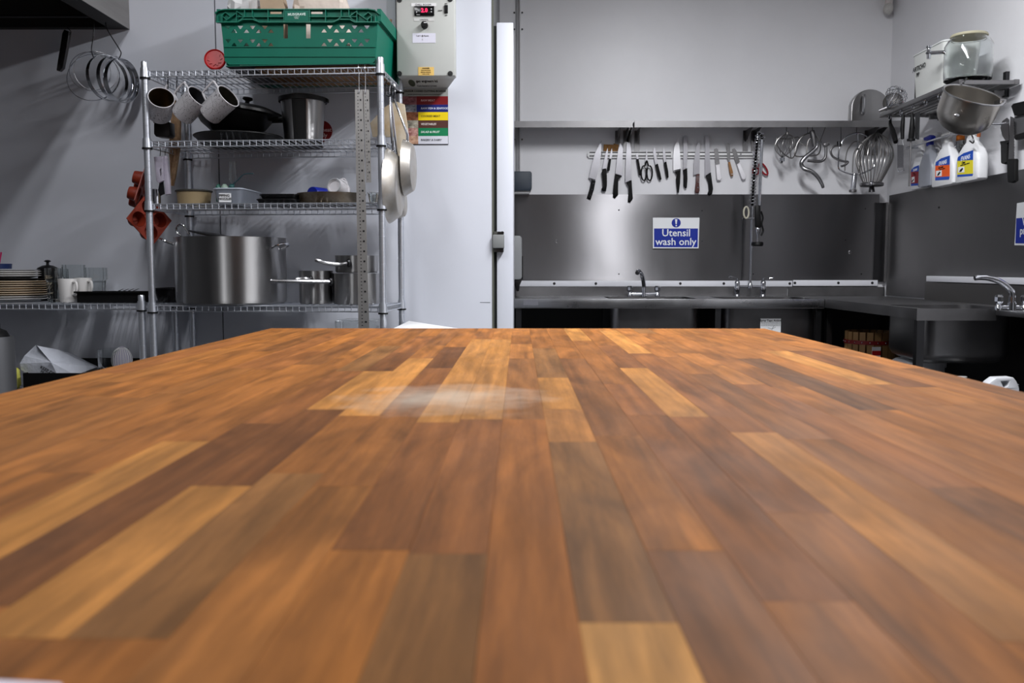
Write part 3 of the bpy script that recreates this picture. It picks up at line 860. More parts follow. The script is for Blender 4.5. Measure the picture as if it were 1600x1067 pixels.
bagb = [('white_sack', (388, 30, 0.2), (0.055, 0.09, 0.15), WHITEP, 'white crumpled sack poking out of the left of the green crate', 0.28),
        ('paper_bag', (431, 25, 0.2), (0.04, 0.06, 0.15), KRAFT, 'brown paper bag standing in the green crate near the left', 0.2),
        ('cloth_bag', (505, 22, 0.19), (0.105, 0.09, 0.152), CLOTH, 'cream cloth bag heaped in the middle of the green crate', 0.16)]
for i, (nm, (px, py, dy), sz, m_, lb, am) in enumerate(bagb):
    c = U(px, py, dy); c.z = zcr + 0.012 + sz[2] * 1.12
    mb = blob(c, sz, 3.3 * i + 1, am)
    lo = min(v.z for v in mb.v)
    for v in mb.v: v.z += zcr + 0.006 - lo
    solo(nm, mb, m_, lb, 'bag', ang=25)
solo('paper_packet', MB().add([U(405, -8, .07), U(432, -22, .05), U(446, 12, .06), U(407, 14, .05), U(407, 90, .05), U(444, 90, .06), U(405, -8, .10), U(432, -22, .09), U(446, 12, .10), U(407, 14, .09), U(407, 90, .09), U(444, 90, .10)],
     [(0, 3, 2, 1), (3, 4, 5, 2), (6, 7, 8, 9), (9, 8, 11, 10), (0, 1, 7, 6), (1, 2, 8, 7), (2, 5, 11, 8), (5, 4, 10, 11), (4, 3, 9, 10), (3, 0, 6, 9)]), KRAFT, 'folded kraft paper packet inside the front of the green crate', 'packet', ang=10)
solo('wooden_stake', MB().cyl(U(606, 50, .30), U(611, 31, .33), 0.005, seg=6).cyl(U(603, 66, .28), U(606, 50, .30), 0.005, seg=6), mat('pale_wood', (190, 164, 134), 0.7), 'short wooden stick poking out behind the right of the crate', 'stick')
# red silicone lid
RED = mat('red_silicone', (176, 16, 20), 0.45)
rl = root('trivet', 'round red silicone trivet propped against the left of the crate', 'trivet', U(336, 107, 0.02))
rc = U(336, 92, 0.03); rr_ = 0.0385
rm = axisM(rc, (0.12, -1, 0.18))
rc.z = ZSH[0] + 0.006 + rr_
rm.translation = rc
part('disc', MB().lathe([(0, 0.006), (rr_ * .86, 0.004), (rr_ * .93, 0.008), (rr_, 0.006), (rr_, -0.004), (0, -0.004)], rm, 28), RED, rl)
star = [(rr_ * (0.72 if i % 2 == 0 else 0.5) * math.cos(R(18 * i + 9)), rr_ * (0.72 if i % 2 == 0 else 0.5) * math.sin(R(18 * i + 9))) for i in range(20)]
part('embossed_star', MB().prism(star, [], lambda a, b: rm @ Vector((a, b, 0.0045)), rm.to_3x3() @ Vector((0, 0, 0.003))), RED, rl)
# ================================================================== mugs on hooks
enam = bpy.data.materials.new('doodle_enamel'); enam.use_nodes = True
nt = enam.node_tree; b = nt.nodes['Principled BSDF']; b.inputs['Roughness'].default_value = 0.3
tc = nt.nodes.new('ShaderNodeTexCoord'); nz = nt.nodes.new('ShaderNodeTexNoise'); nz.inputs['Scale'].default_value = 34; nz.inputs['Detail'].default_value = 1.5
nt.links.new(tc.outputs['Object'], nz.inputs['Vector'])
wv = nt.nodes.new('ShaderNodeMath'); wv.operation = 'PINGPONG'; wv.inputs[1].default_value = 0.06; nt.links.new(nz.outputs['Fac'], wv.inputs[0])
n2 = nt.nodes.new('ShaderNodeTexNoise'); n2.inputs['Scale'].default_value = 60; nt.links.new(tc.outputs['Object'], n2.inputs['Vector'])
gt = nt.nodes.new('ShaderNodeMath'); gt.operation = 'GREATER_THAN'; gt.inputs[1].default_value = 0.0055; nt.links.new(wv.outputs[0], gt.inputs[0])
g2_ = nt.nodes.new('ShaderNodeMath'); g2_.operation = 'GREATER_THAN'; g2_.inputs[1].default_value = 0.56; nt.links.new(n2.outputs['Fac'], g2_.inputs[0])
mxx = nt.nodes.new('ShaderNodeMath'); mxx.operation = 'MAXIMUM'; nt.links.new(gt.outputs[0], mxx.inputs[0]); nt.links.new(g2_.outputs[0], mxx.inputs[1])
mx2 = nt.nodes.new('ShaderNodeMix'); mx2.data_type = 'RGBA'; mx2.inputs[6].default_value = lin((40, 40, 44)); mx2.inputs[7].default_value = lin((214, 212, 216))
nt.links.new(mxx.outputs[0], mx2.inputs[0]); nt.links.new(mx2.outputs[2], b.inputs['Base Color'])
ENW = mat('enamel_white', (214, 212, 216), 0.3)
def s_hook(pts, label, r=0.0018, nm='s_hook'):
    return solo(nm, MB().tube(curve(pts, 5), r, 6), CHROME if nm == 's_hook' else DKSTEEL, label, 'hook')
def mug(pb, po, r, inner, hdir, label):
    """pb/po: world centres of base and mouth; hdir: direction of the handle"""
    ax = (po - pb); h = ax.length
    M_ = axisM(pb, ax, hdir)
    g = root('enamel_mug', label, 'mug', M=M_, group='enamel mugs hung from the top shelf')
    part('body', MB().lathe([(0, 0), (r * 0.9, 0), (r * 0.96, 0.006), (r, h * .98), (r * 1.02, h), (r * .97, h), (r * .93, 0.006), (0, 0.006)], None, 32), enam, g, local=True)
    part('lining', MB().lathe([(r * .965, h - 0.002), (r * .925, 0.008), (0, 0.008)], None, 32), inner, g, local=True)
    part('rim', MB().tube([(r * 1.0 * math.cos(2 * math.pi * k / 28), r * 1.0 * math.sin(2 * math.pi * k / 28), h) for k in range(28)], 0.0016, 6, True), ENW, g, local=True)
    hp = [(r * .97, 0, h * .86), (r + .026, 0, h * .88), (r + .031, 0, h * .8), (r + .029, 0, h * .35), (r + .022, 0, h * .27), (r * .95, 0, h * .22)]
    part('handle', MB().tube(curve(hp, 4), 0.004, 8), ENW, g, local=True)
    return M_
STIN = mat('mug_steel_inside', (150, 146, 138), 0.25, 1.0)
m1 = mug(U(249, 180, 0.075), U(252, 152.5, 0.0), 0.046, mat('tea_stained_steel', (96, 80, 58), 0.3, 0.9), Vector((0.25, 0.2, 1)), 'enamel mug hung mouth forward beside the left post')
m2 = mug(U(284, 180, 0.05), U(311, 151, 0.02), 0.046, mat('dark_enamel_inside', (40, 40, 44), 0.3), Vector((-0.75, 0, 1)), 'middle of the three hanging enamel mugs, dark inside')
m3 = mug(U(327, 179, 0.04), U(357, 150, 0.01), 0.046, STIN, Vector((-0.75, 0, 1)), 'hanging enamel mug with a shiny steel inside')
for (M_, px, lb) in ((m1, 262, 'chrome hook holding the mouth forward mug'), (m2, 291, 'chrome hook holding the middle hanging mug'), (m3, 335, 'chrome hook holding the shiny inside mug')):
    pt = M_ @ Vector((0.046 + .029, 0, 0.052)); tp = Vector((pt.x, pt.y, ZSH[0] + 0.0045))
    s_hook([tp + Vector((0.006, 0, -0.006)), tp + Vector((0.003, 0, 0.001)), tp + Vector((-0.002, 0, -0.004)), (tp + pt) / 2, pt + Vector((-0.003, 0, -0.0)), pt + Vector((0.002, 0, -0.007)), pt + Vector((0.008, 0, 0.002))], lb)
# dark cup, scrap wood bundle
scp = root('measuring_scoop', 'dark square ended metal scoop hanging below the first mug', 'scoop', U(252, 214, 0.14))
part('cup', MB().prism([(240, 192), (264, 190), (265, 211), (262, 214.5), (243, 213.5), (240, 209)], [], lambda a, b: U(a, b, 0.10), ey * 0.05), mat('dark_tin', (60, 56, 54), 0.35, 0.8), scp, bev=0.004)
part('handle', MB().tube(curve([U(252, 191, .125), U(256, 170, .13), U(262, 140, .13), U(262, 116, .13)], 4), 0.0025, 6), DKSTEEL, scp)
part('lip', MB().tube([U(240, 191.5, .10), U(264, 189.5, .10)], 0.0025, 6), CHROME, scp)
tw = root('paper_wrap', 'crumpled brown paper wrap hanging behind the first mug', 'paper', U(274, 290, 0.2))
vs = []; fs = []
pf = [(266, 150, 284, 168), (266, 172, 282, 176), (267, 195, 281, 192), (265, 215, 281, 214), (263, 232, 280, 232), (265, 250, 277, 252), (266, 270, 274, 272), (267, 290, 270, 290)]
for j, (xa_, ya_, xb_, yb_) in enumerate(pf):
    for i in range(5):
        t = i / 4
        vs.append(U(xa_ + (xb_ - xa_) * t, ya_ + (yb_ - ya_) * t, 0.22 + 0.03 * noise.noise(Vector((i * 0.9, j * 0.8, 4)))))
nn = len(vs)
vs += [v + ey * 0.012 for v in vs]
for j in range(len(pf) - 1):
    for i in range(4):
        k = j * 5 + i
        fs += [(k, k + 1, k + 6, k + 5), (nn + k + 5, nn + k + 6, nn + k + 1, nn + k)]
ring = [i for i in range(5)] + [5 * j + 4 for j in range(1, len(pf))] + [5 * (len(pf) - 1) + i for i in range(3, -1, -1)] + [5 * j for j in range(len(pf) - 2, 0, -1)]
for a, c in zip(ring, ring[1:] + ring[:1]):
    fs.append((a, c, c + nn, a + nn))
part('wrap', MB().add(vs, fs), mat('wrap_brown', (176, 144, 112), 0.85, var=0.35, vs=30), tw, ang=20)
part('cord', MB().cyl(U(275, 160, .22), U(276, 119, .22), 0.0015, seg=5), INK, tw)
# pale grey handled tongs below the second shelf
tg = root('hanging_scrapers', 'pair of pale grey plastic handles hanging under the second shelf', 'utensil', U(252, 305, 0.06))
LAV = mat('pale_grey_plastic', (168, 162, 176), 0.55, var=0.1, vs=20)
part('handle', MB().prism([(240, 245), (254, 243.5), (255, 282), (248, 286), (244, 283)], [[(249, 266), (251.5, 262), (252, 272), (250, 276)]], lambda a, b: U(a, b, 0.05), ey * 0.014), LAV, tg, bev=0.002)
part('handle', MB().prism([(256, 243.5), (259, 243), (264, 280), (265, 303), (258, 304.5), (257, 290), (256, 270)], [], lambda a, b: U(a, b, 0.06), ey * 0.016), LAV, tg, bev=0.002)
part('blade', MB().prism([(249, 286), (255, 284), (257, 303), (250, 306), (247, 297)], [], lambda a, b: U(a, b, 0.066), ey * 0.003), DKSTEEL, tg)
part('cord', MB().cyl(U(250, 246, .057), U(251, 232, .057), 0.0015, seg=5).cyl(U(258, 246, .066), U(258, 232, .066), 0.0015, seg=5), INK, tg)
pc = root('steel_pastry_ring', 'small shiny steel cylinder standing on the third shelf by the left post', 'ring', U(243, 316, 0.08))
c = U(243, 316, 0.1); c.z = ZSH[2] + 0.004
part('wall', MB().lathe([(0.02, 0), (0.0205, 0), (0.0205, 0.06), (0.0195, 0.06), (0.0195, 0.0), (0.02, 0)], Matrix.Translation(c), 24), CHROME, pc)
# ================================================================== silicone moulds on the left side
MOULD = mat('brick_silicone', (126, 40, 18), 0.5)
def mould(c, nrm, spin, size, label, cups, r, dep):
    M_ = axisM(c, nrm, Vector((0, 0, 1))) @ Matrix.Rotation(R(spin), 4, 'Z')
    g = root('silicone_mould', label, 'mould', M=M_, group='silicone moulds hung on the left post')
    hsz = size / 2
    hl = [[(x + r * math.cos(2 * math.pi * k / 20), y + r * math.sin(2 * math.pi * k / 20)) for k in range(20)] for (x, y) in cups]
    part('sheet', MB().prism([(-hsz, -hsz), (hsz, -hsz), (hsz, hsz), (-hsz, hsz)], hl, lambda a, b: (a, b, 0), (0, 0, 0.003)), MOULD, g, local=True)
    for (x, y) in cups:
        part('cup', MB().lathe([(r, 0.003), (r * .84, dep - .004), (r * .78, dep), (0, dep), (0, dep - .002), (r * .76, dep - .002), (r * .97, 0.0)], Matrix.Translation((x, y, 0)), 20), MOULD, g, local=True)
cc = [(s * 0.034, t * 0.034) for s in (-1, 1) for t in (-1, 1)]
mould(U(222, 298, 0.13), Vector((-0.93, -0.22, 0.25)), 20, 0.15, 'brick red silicone mould hanging higher beside the left post', cc, 0.029, 0.038)
mould(U(234, 343, 0.09), Vector((-0.80, 0.45, -0.1)), 45, 0.145, 'brick red silicone mould hanging lower behind the left post', cc, 0.029, 0.038)
s_hook([U(233, 322, .0), U(228, 318, .05), U(226, 300, .07), U(226, 285, .10)], 'hook for the silicone moulds on the left post', 0.0015)
# ================================================================== second shelf: black pans and steel pot
def rest(px, dy, zi):
    c = U(px, 300, dy); c.z = zi; return c
Z2, Z3, Z4 = ZSH[1] + 0.0045, ZSH[2] + 0.0045, ZSH[3] + 0.0045
def mpx(dy):
    return (3.335 + dy) / F
def casserole(c, r, h, label, m_, lidc=None):
    g = root('casserole', label, 'pot', c)
    T = Matrix.Translation(c)
    part('body', MB().lathe([(0, 0), (r * .8, 0), (r * .9, h * .12), (r, h), (r * .97, h), (r * .86, h * .15), (0, h * .1)], T, 36), m_, g)
    return g
# black wok tilted, black lidded pans
c = rest(365, 0.2, Z2)
g = root('wok', 'large black wok stacked on the second shelf behind the mugs', 'pan', c)
r = 0.155
T = Matrix.Translation(c + Vector((0, 0, 0.045))) @ Matrix.Rotation(R(7), 4, 'Y')
part('bowl', MB().lathe([(0, 0), (r * .5, 0.004), (r * .78, 0.035), (r, 0.085), (r * .97, 0.085), (r * .74, 0.04), (0, 0.008)], T, 40), BLACKI, g)
part('handle', MB().tube(curve([T @ Vector((r * .93, -.03, .075)), T @ Vector((r + .045, -.035, .085)), T @ Vector((r + .06, -.005, .085)), T @ Vector((r + .045, .025, .085)), T @ Vector((r * .93, .02, .075))], 5), 0.007, 8), BLACKI, g)
c2 = rest(375, 0.17, Z2)
g = root('frying_pan', 'black iron pan lying flat at the front of the second shelf', 'pan', c2)
r = 0.165
part('body', MB().lathe([(0, 0), (r * .82, 0), (r, 0.032), (r * .98, 0.034), (r * .8, 0.006), (0, 0.006)], Matrix.Translation(c2), 40), BLACKI, g)
part('rim', MB().tube([c2 + Vector((r * math.cos(k * math.pi / 24), r * math.sin(k * math.pi / 24), 0.033)) for k in range(48)], 0.0035, 6, True), BLACKI, g)
c3 = rest(388, 0.2, Z2 + 0.135)
g = root('pan_lid', 'black domed lid topping the stack of black pans', 'lid', c3)
T = Matrix.Translation(c3) @ Matrix.Rotation(R(7), 4, 'Y')
r = 0.14
part('dome', MB().lathe([(r, 0), (r * 1.02, -0.006), (r, 0.004), (r * .6, 0.022), (0, 0.03), (0, 0.026), (r * .6, 0.018), (r * .98, 0)], T, 40), BLACKI, g)
part('knob', MB().lathe([(0, 0.03), (0.01, 0.03), (0.008, 0.04), (0.02, 0.047), (0.018, 0.055), (0, 0.056)], T, 16), BLACKP, g)
# steel and black tall pot
c = rest(476, 0.2, Z2)
g = root('blender_jug', 'tall steel jug with a black lid and band on the second shelf', 'jug', c)
h = U(476, 152, 0.2).z - Z2
T = Matrix.Translation(c)
r0, r1 = 0.072, 0.085
part('body', MB().lathe([(0, 0.016), (r0, 0.016), (r1, h - .02), (r1 - .003, h - .02), (0, h - .02)], T, 40), POTS, g)
part('base', MB().lathe([(0, 0), (r0 + .006, 0), (r0 + .006, 0.018), (0, 0.018)], T, 32), BLACKP, g)
part('lid', MB().lathe([(0, h - .02), (r1 + .008, h - .02), (r1 + .008, h - .004), (r1 - .02, h + .004), (0, h + .006)], T, 32), BLACKP, g)
vs = []
for zz, rr0 in ((0.018, r0 + .004), (h - .022, r1 + .004)):
    for k in range(7):
        a = R(-105 + 6 * k)
        for ro in (rr0, rr0 - .0035):
            vs.append(c + Vector((ro * math.cos(a), ro * math.sin(a), zz)))
fs = []
for k in range(6):
    a = 2 * k
    fs += [(a, a + 2, a + 16, a + 14), (a + 1, a + 15, a + 17, a + 3)]
fs += [(0, 14, 15, 1), (12, 13, 27, 26)] + [(2 * k, 2 * k + 1, 2 * k + 3, 2 * k + 2) for k in range(6)] + [(14 + 2 * k, 16 + 2 * k, 17 + 2 * k, 15 + 2 * k) for k in range(6)]
part('grip_band', MB().add(vs, fs), BLACKP, g)
part('spout', MB().prism([(503, 150), (512, 154), (512, 160), (503, 160)], [], lambda a, b: U(a, b, 0.19), ey * 0.02), BLACKP, g, bev=0.003)
# red sticker on the wall
sr = root('round_sticker', 'round red sticker on the wall behind the steel jug', 'sticker', at(503, 222, YC))
sc = at(503, 205, YC - 0.0008)
part('disc', MB().lathe([(0, 0), (0.043, 0), (0.043, 0.0012), (0, 0.0012)], axisM(sc, (0, -1, 0)), 32), mat('sticker_red', (128, 12, 18), 0.4), sr)
part('print', MB().text('heat', 0.022, wall_text(at(510.5, 203, YC - 0.0024)), bold=0.02).text('only', 0.022, wall_text(at(504, 211.5, YC - 0.0024)), bold=0.02), mat('pink_print', (225, 190, 190), 0.5), sr)
# ================================================================== rulers hung in front
RUL = mat('ruler_steel', (172, 170, 168), 0.4, 0.75, var=0.08, vs=20)
def ruler(pl_, Y, label, hookpx, marks):
    g = root('steel_ruler', label, 'ruler', at(pl_[2][0], pl_[2][1], Y))
    part('blade', MB().slab(pl_, Y, 0.0022), RUL, g)
    (ax, ay), (bx_, by_), (cx_, cy_), (dx_, dy_) = pl_
    mk = MB(); nk = int((cy_ - by_) / 5.2)
    for i in range(1, nk):
        t = i / nk
        xl2, xr2 = ax + (dx_ - ax) * t, bx_ + (cx_ - bx_) * t; y = ay + (dy_ - ay) * t
        w = xr2 - xl2
        a = at(xl2 + w * 0.30, y, Y - 0.0003); b = at(xl2 + w * 0.43, y + 1.2, Y - 0.0003)
        mk.bx(a.x, b.x, Y - 0.0006, Y, b.z, a.z)
        if i % 3 == 0:
            a = at(xl2 + w * 0.60, y - 1, Y - 0.0003); b = at(xl2 + w * 0.80, y + 1.8, Y - 0.0003)
            mk.bx(a.x, b.x, Y - 0.0006, Y, b.z, a.z)
    part('graduation', mk, INK, g)['kind'] = 'stuff'
    tp = at(hookpx, 110, Y + 0.02)
    part('hanging_hook', MB().tube(curve([Vector((tp.x, UL.y + .02, ZSH[0] + .004)), Vector((tp.x, Y + .012, ZSH[0] + 0.006)), at(hookpx, 120, Y + .002), at(hookpx, 140, Y - .003), at(hookpx - 1, 146, Y - .002), at(hookpx - 1.5, 142, Y + .006)], 4), 0.0016, 6), CHROME, g)
ruler([(554.5, 140), (566.5, 140), (577, 513), (560, 513)], 3.255, 'long steel ruler hanging down the front of the shelving', 561, True)
ruler([(567, 140), (576.5, 140), (580, 285), (572, 285)], 3.262, 'shorter steel ruler hanging beside the long ruler', 571, True)
# ================================================================== third shelf
c = rest(303, 0.17, Z3)
g = root('cake_tin', 'round beige tin on the third shelf', 'tin', c)
hh = U(303, 297, 0.17).z - Z3
T = Matrix.Translation(c)
part('body', MB().lathe([(0, 0), (0.06, 0), (0.066, hh - .006), (0.063, hh - .006), (0.058, .003), (0, .003)], T, 36), mat('beige_tin', (150, 132, 100), 0.5, var=0.08), g)
part('rim', MB().tube([c + Vector((0.067 * math.cos(k * math.pi / 20), 0.067 * math.sin(k * math.pi / 20), hh - .005)) for k in range(40)], 0.004, 6, True), mat('dark_olive', (52, 50, 44), 0.5), g)
def tub(name, label, p0, p1, z, h, d0, d1, m_, rimm, taper=0.012, lid=None):
    a, b_ = UM.inverted() @ p0, UM.inverted() @ p1
    g = root(name, label, 'container', (p0 + p1) / 2)
    x0_, x1_ = a.x, b_.x
    lo = rounded(x0_ + taper, x1_ - taper, d0 + taper, d1 - taper, 0.015, 3)
    hi = rounded(x0_, x1_, d0, d1, 0.02, 3)
    n_ = len(lo)
    li = [(p[0] * .97 + (x0_ + x1_) / 2 * .03, p[1] * .97 + (d0 + d1) / 2 * .03) for p in hi]
    l2 = [(p[0] * .97 + (x0_ + x1_) / 2 * .03, p[1] * .97 + (d0 + d1) / 2 * .03) for p in lo]
    vs = [UM @ Vector((p[0], p[1], z)) for p in lo] + [UM @ Vector((p[0], p[1], z + h)) for p in hi] + [UM @ Vector((p[0], p[1], z + h)) for p in li] + [UM @ Vector((p[0], p[1], z + .003)) for p in l2]
    fs = [(q_ * n_ + i, q_ * n_ + (i + 1) % n_, (q_ + 1) * n_ + (i + 1) % n_, (q_ + 1) * n_ + i) for q_ in range(3) for i in range(n_)]
    fs += [tuple(range(n_ - 1, -1, -1)), tuple(3 * n_ + i for i in range(n_))]
    part('body', MB().add(vs, fs), m_, g)
    part('rim', MB().tube([UM @ Vector((p[0], p[1], z + h)) for p in hi], 0.003, 6, True), rimm, g)
    return g
TUBM = mat('frosted_grey_plastic', (150, 156, 168), 0.35, trans=0.35)
zt = U(365, 294.5, 0.06).z
g = tub('plastic_tub', 'frosted plastic tub with a handwritten label on the third shelf', U(332, 310, 0.06), U(378, 310, 0.06), Z3, zt - Z3, 0.06, 0.28, TUBM, mat('tub_rim', (176, 184, 196), 0.35))
part('paper_label', MB().prism([(342, 301.7), (361, 301.7), (361.5, 316), (342.5, 316)], [], lambda a, b: U(a, b, 0.0605), ey * 0.001), WHITESIGN, g)
part('handwriting', MB().text('PIPING', 0.0135, utext(350.5, 305.6, 0.0598), bold=0.02).text('NOZZLES', 0.0115, utext(351.5, 310.8, 0.0598), bold=0.02), INK, g)
cz = zt
GRN = mat('green_tint_plastic', (120, 170, 158), 0.2, trans=0.7)
for (px, m_, nm, lb, sz) in ((341, mat('deep_green_plastic', (30, 92, 78), 0.3), 'piping_nozzle', 'dark green plastic nozzle on top of the labelled tub', 0.011), (351, mat('pale_green_plastic', (168, 194, 178), 0.35, trans=0.3), 'piping_nozzle', 'pale green plastic nozzle on top of the labelled tub', 0.015)):
    p = U(px, 291, 0.12); p.z = Z3 + 0.012
    hN = zt - Z3 - 0.012
    solo(nm, MB().lathe([(0, 0), (sz * .8, 0), (sz, hN), (sz * .9, hN + 0.012), (sz * .4, hN + 0.022), (0, hN + 0.022)], Matrix.Translation(p), 12), m_, lb, 'nozzle')
p = U(362, 289, 0.13); p.z = Z3 + 0.012
g = root('plastic_whisk', 'clear green plastic balloon tool standing in the labelled tub', 'utensil', p)
part('bulb', MB().ball(p + Vector((0, 0, zt - Z3)), 0.012, 14, 9), mat('dark_teal_plastic', (40, 84, 84), 0.15), g)
part('stem', MB().tube(curve([p, p + Vector((0, 0, zt - Z3)), U(372, 281, .13), U(382, 272, .13), U(396, 271.5, .13)], 4), 0.0022, 6), mat('teal_smoke_plastic', (60, 86, 94), 0.25), g)
p = U(364, 288, 0.2); p.z = Z3 + 0.012
h_ = U(366, 252, 0.2).z - p.z
solo('glass_flute', MB().lathe([(0.006, 0), (0.006, h_ * .4), (0.016, h_ * .6), (0.012, h_), (0.011, h_), (0.0145, h_ * .6), (0.004, h_ * .42), (0, h_ * .42)], Matrix.Translation(p), 20), GLASS, 'thin clear glass standing behind the labelled tub', 'glass')
# black trays
tr0 = loc(404, 310, 0.07); tr1 = loc(464, 310, 0.07)
for k, (pa, pb, h0, h1, lb) in enumerate(((399, 462, 0.0, 0.02, 'lower black baking tray on the third shelf'), (404, 463, 0.022, 0.042, 'upper black baking tray on the third shelf'))):
    a, b_ = loc(pa, 310, 0.06), loc(pb, 310, 0.06)
    g = tub('baking_tray', lb, U(pa, 310, 0.06), U(pb, 310, 0.06), Z3 + h0 * 0.8, (h1 - h0) * 0.8, 0.06, 0.30, BLACKI, BLACKI, 0.008)
    g['category'] = 'tray'
# steel oval roasting pan with things in it
g = root('roasting_pan', 'stained steel oval roasting pan on the third shelf', 'pan', rest(518, 0.14, Z3))
cc_ = rest(518, 0.15, Z3)
ww = 53 * mpx(0.15); hh = U(518, 301.5, .1).z - Z3
STAIN = mat('stained_steel', (158, 150, 138), 0.4, 0.85, col2=(96, 78, 52), vs=14)
part('body', MB().lathe([(0, 0.0), (.86, 0.0), (.95, hh * .3), (1.0, hh), (.985, hh), (.93, hh * .3), (.84, .003), (0, .003)], Matrix.Translation(cc_) @ UM.to_3x3().to_4x4() @ Matrix.Diagonal((ww, 0.12, 1, 1)), 48), STAIN, g)
bc = U(488, 296, 0.11); bc.z = Z3 + 0.035
solo('plastic_beaker', MB().lathe([(0, 0), (0.031, 0), (0.032, 0.004), (0.027, 0.075), (0.025, 0.075), (0.029, 0.006), (0, 0.006)], axisM(bc, Vector((0.55, 0.8, 0.05))), 28), mat('cobalt_plastic', (22, 40, 150), 0.35), 'blue plastic beaker lying on its side in the roasting pan', 'cup')
wc_ = U(522, 292, 0.07); 
g = root('enamel_mug', 'white enamel mug tipped bottom forward in the roasting pan', 'mug', wc_)
M_ = axisM(wc_ + Vector((0, 0, 0.004)), Vector((0.28, 0.9, -0.25)))
part('body', MB().lathe([(0, 0.004), (0.021, 0.004), (0.022, 0), (0.0285, 0), (0.031, 0.004), (0.033, 0.07), (0.031, 0.07), (0.029, 0.008), (0, 0.008)], M_, 32), ENW, g)
part('foot_ring', MB().tube([M_ @ Vector((0.027 * math.cos(k * math.pi / 16), 0.027 * math.sin(k * math.pi / 16), -0.001)) for k in range(32)], 0.0025, 6, True), mat('enamel_grey', (170, 172, 176), 0.3), g)
part('handle', MB().tube(curve([U(531, 303, .09), U(534, 310, .085), U(543, 309, .09), U(545, 297, .11), U(541, 286, .12), U(533, 281, .12)], 5), 0.0042, 8), ENW, g)
part('handle_trim', MB().tube(curve([U(531, 281, .125), U(538, 279.5, .13), U(543, 287, .13)], 4), 0.003, 6), ENW, g)
tub('plastic_tub', 'small clear plastic tub at the right end of the third shelf', U(573, 310, 0.1), U(588, 310, 0.1), Z3, U(580, 301, .1).z - Z3, 0.1, 0.22, CLEARP, CLEARP, 0.006)
# ================================================================== fourth shelf: pots
def loop_handle(g, p, out, up, w, l, r, m_):
    s_ = out.cross(up).normalized()
    part('handle', MB().tube(curve([p - s_ * w / 2, p - s_ * w / 2 + out * l * .7 + up * l * .3, p - s_ * w * .25 + out * l + up * l * .45, p + s_ * w * .25 + out * l + up * l * .45, p + s_ * w / 2 + out * l * .7 + up * l * .3, p + s_ * w / 2], 5), r, 8), m_, g)
c = rest(358.5, 0.165, Z4)
r = 83.5 * (c.y / F); h = U(358, 371, 0.0).z - Z4 + 0.004
g = root('stock_pot', 'big brushed steel stock pot on the lower shelf', 'pot', c)
part('body', MB().lathe([(0, 0), (r * .94, 0), (r * .985, 0.006), (r, 0.02), (r, h - .003), (r * 1.008, h), (r * .985, h), (r * .98, 0.02), (0, .006)], Matrix.Translation(c), 64), POTS, g)
for (s_, px, py) in ((-1, 274, 381), (1, 443, 388)):
    d = Vector((s_ * 0.93, -0.36, 0)).normalized()
    pz = U(px, py, 0.12).z
    p = c + d * r; p.z = pz - 0.004
    loop_handle(g, p, d, Vector((0, 0, 1)), 0.075, 0.045, 0.0042, CHROME)
g = root('pan_lid', 'dark steel lid tilted inside the mouth of the big stock pot', 'lid', c + Vector((-.06, 0, h)))
Ml = Matrix.Translation(c + Vector((-0.035, 0.02, h + 0.0))) @ Matrix.Rotation(R(12), 4, 'Y')
part('disc', MB().lathe([(0, 0.012), (0.05, 0.011), (0.13, 0.004), (0.135, 0), (0, 0)], Ml, 40), DKSTEEL, g)
part('handle', MB().tube(curve([U(283, 368, .18), U(276, 362, .18), U(278, 353, .18), U(285, 351, .18), U(290, 357, .18), U(295, 366, .18)], 5), 0.004, 8), CHROME, g)
def saucepan(px, w, y_top, zbase, dy, label, hpts, extra=None):
    c = rest(px, dy, zbase); r = w / 2 * (c.y / F)
    h = U(px, y_top, dy - r * .9).z - zbase
    g = root('saucepan', label, 'pan', c, group='saucepans on the lower shelf')
    part('body', MB().lathe([(0, 0), (r * .95, 0), (r, 0.006), (r, h - .003), (r * 1.02, h), (r * .98, h), (r * .97, 0.006), (0, .004)], Matrix.Translation(c), 40), POTS, g)
    P = [U(*q) for q in hpts]
    rs_ = [0.006] + [0.0075] * (len(curve(P, 4)) - 2) + [0.005]
    hd_ = part('handle', MB().tube(curve(P, 4), rs_, 8), STEEL, g)
    part('handle_bracket', MB().ball(P[0], 0.012, 10, 7, (0.8, 0.8, 1.3)), DKSTEEL, hd_)
    return c, r, h
saucepan(492, 53, 423, Z4, 0.15, 'short saucepan nearest the big stock pot', [(486, 437, .07), (475, 435.5, .05), (460, 437, .04)])
c_, r_, h_ = saucepan(555, 73, 427, Z4, 0.15, 'tall saucepan with the long handle reaching over the stock pot', [(517, 440, .05), (505, 440, .035), (470, 439.5, -.01), (430, 439, -.05), (423, 438, -.055)])
zt_ = Z4 + h_ + 0.002
saucepan(556, 66, 399, zt_, 0.15, 'saucepan stacked on top of the tall saucepan', [(545, 411, .06), (530, 413, .05), (510, 411, .02), (498, 407.5, .0), (492, 406, -.005)])
solo('storage_box', MB().add([], []).prism([(522, 501), (588, 502), (588, 530), (524, 530)], [], lambda a, b: U(a, b, 0.1), ey * 0.18), CLEARP, 'clear plastic box under the lower shelf of pans', 'container', bev=0.006)
tub('roasting_tray', 'black tray beside the big stock pot on the lower shelf', U(240, 460, 0.2), U(276, 460, 0.2), Z4, U(250, 451, .2).z - Z4, 0.19, 0.33, BLACKI, BLACKI)['category'] = 'tray'
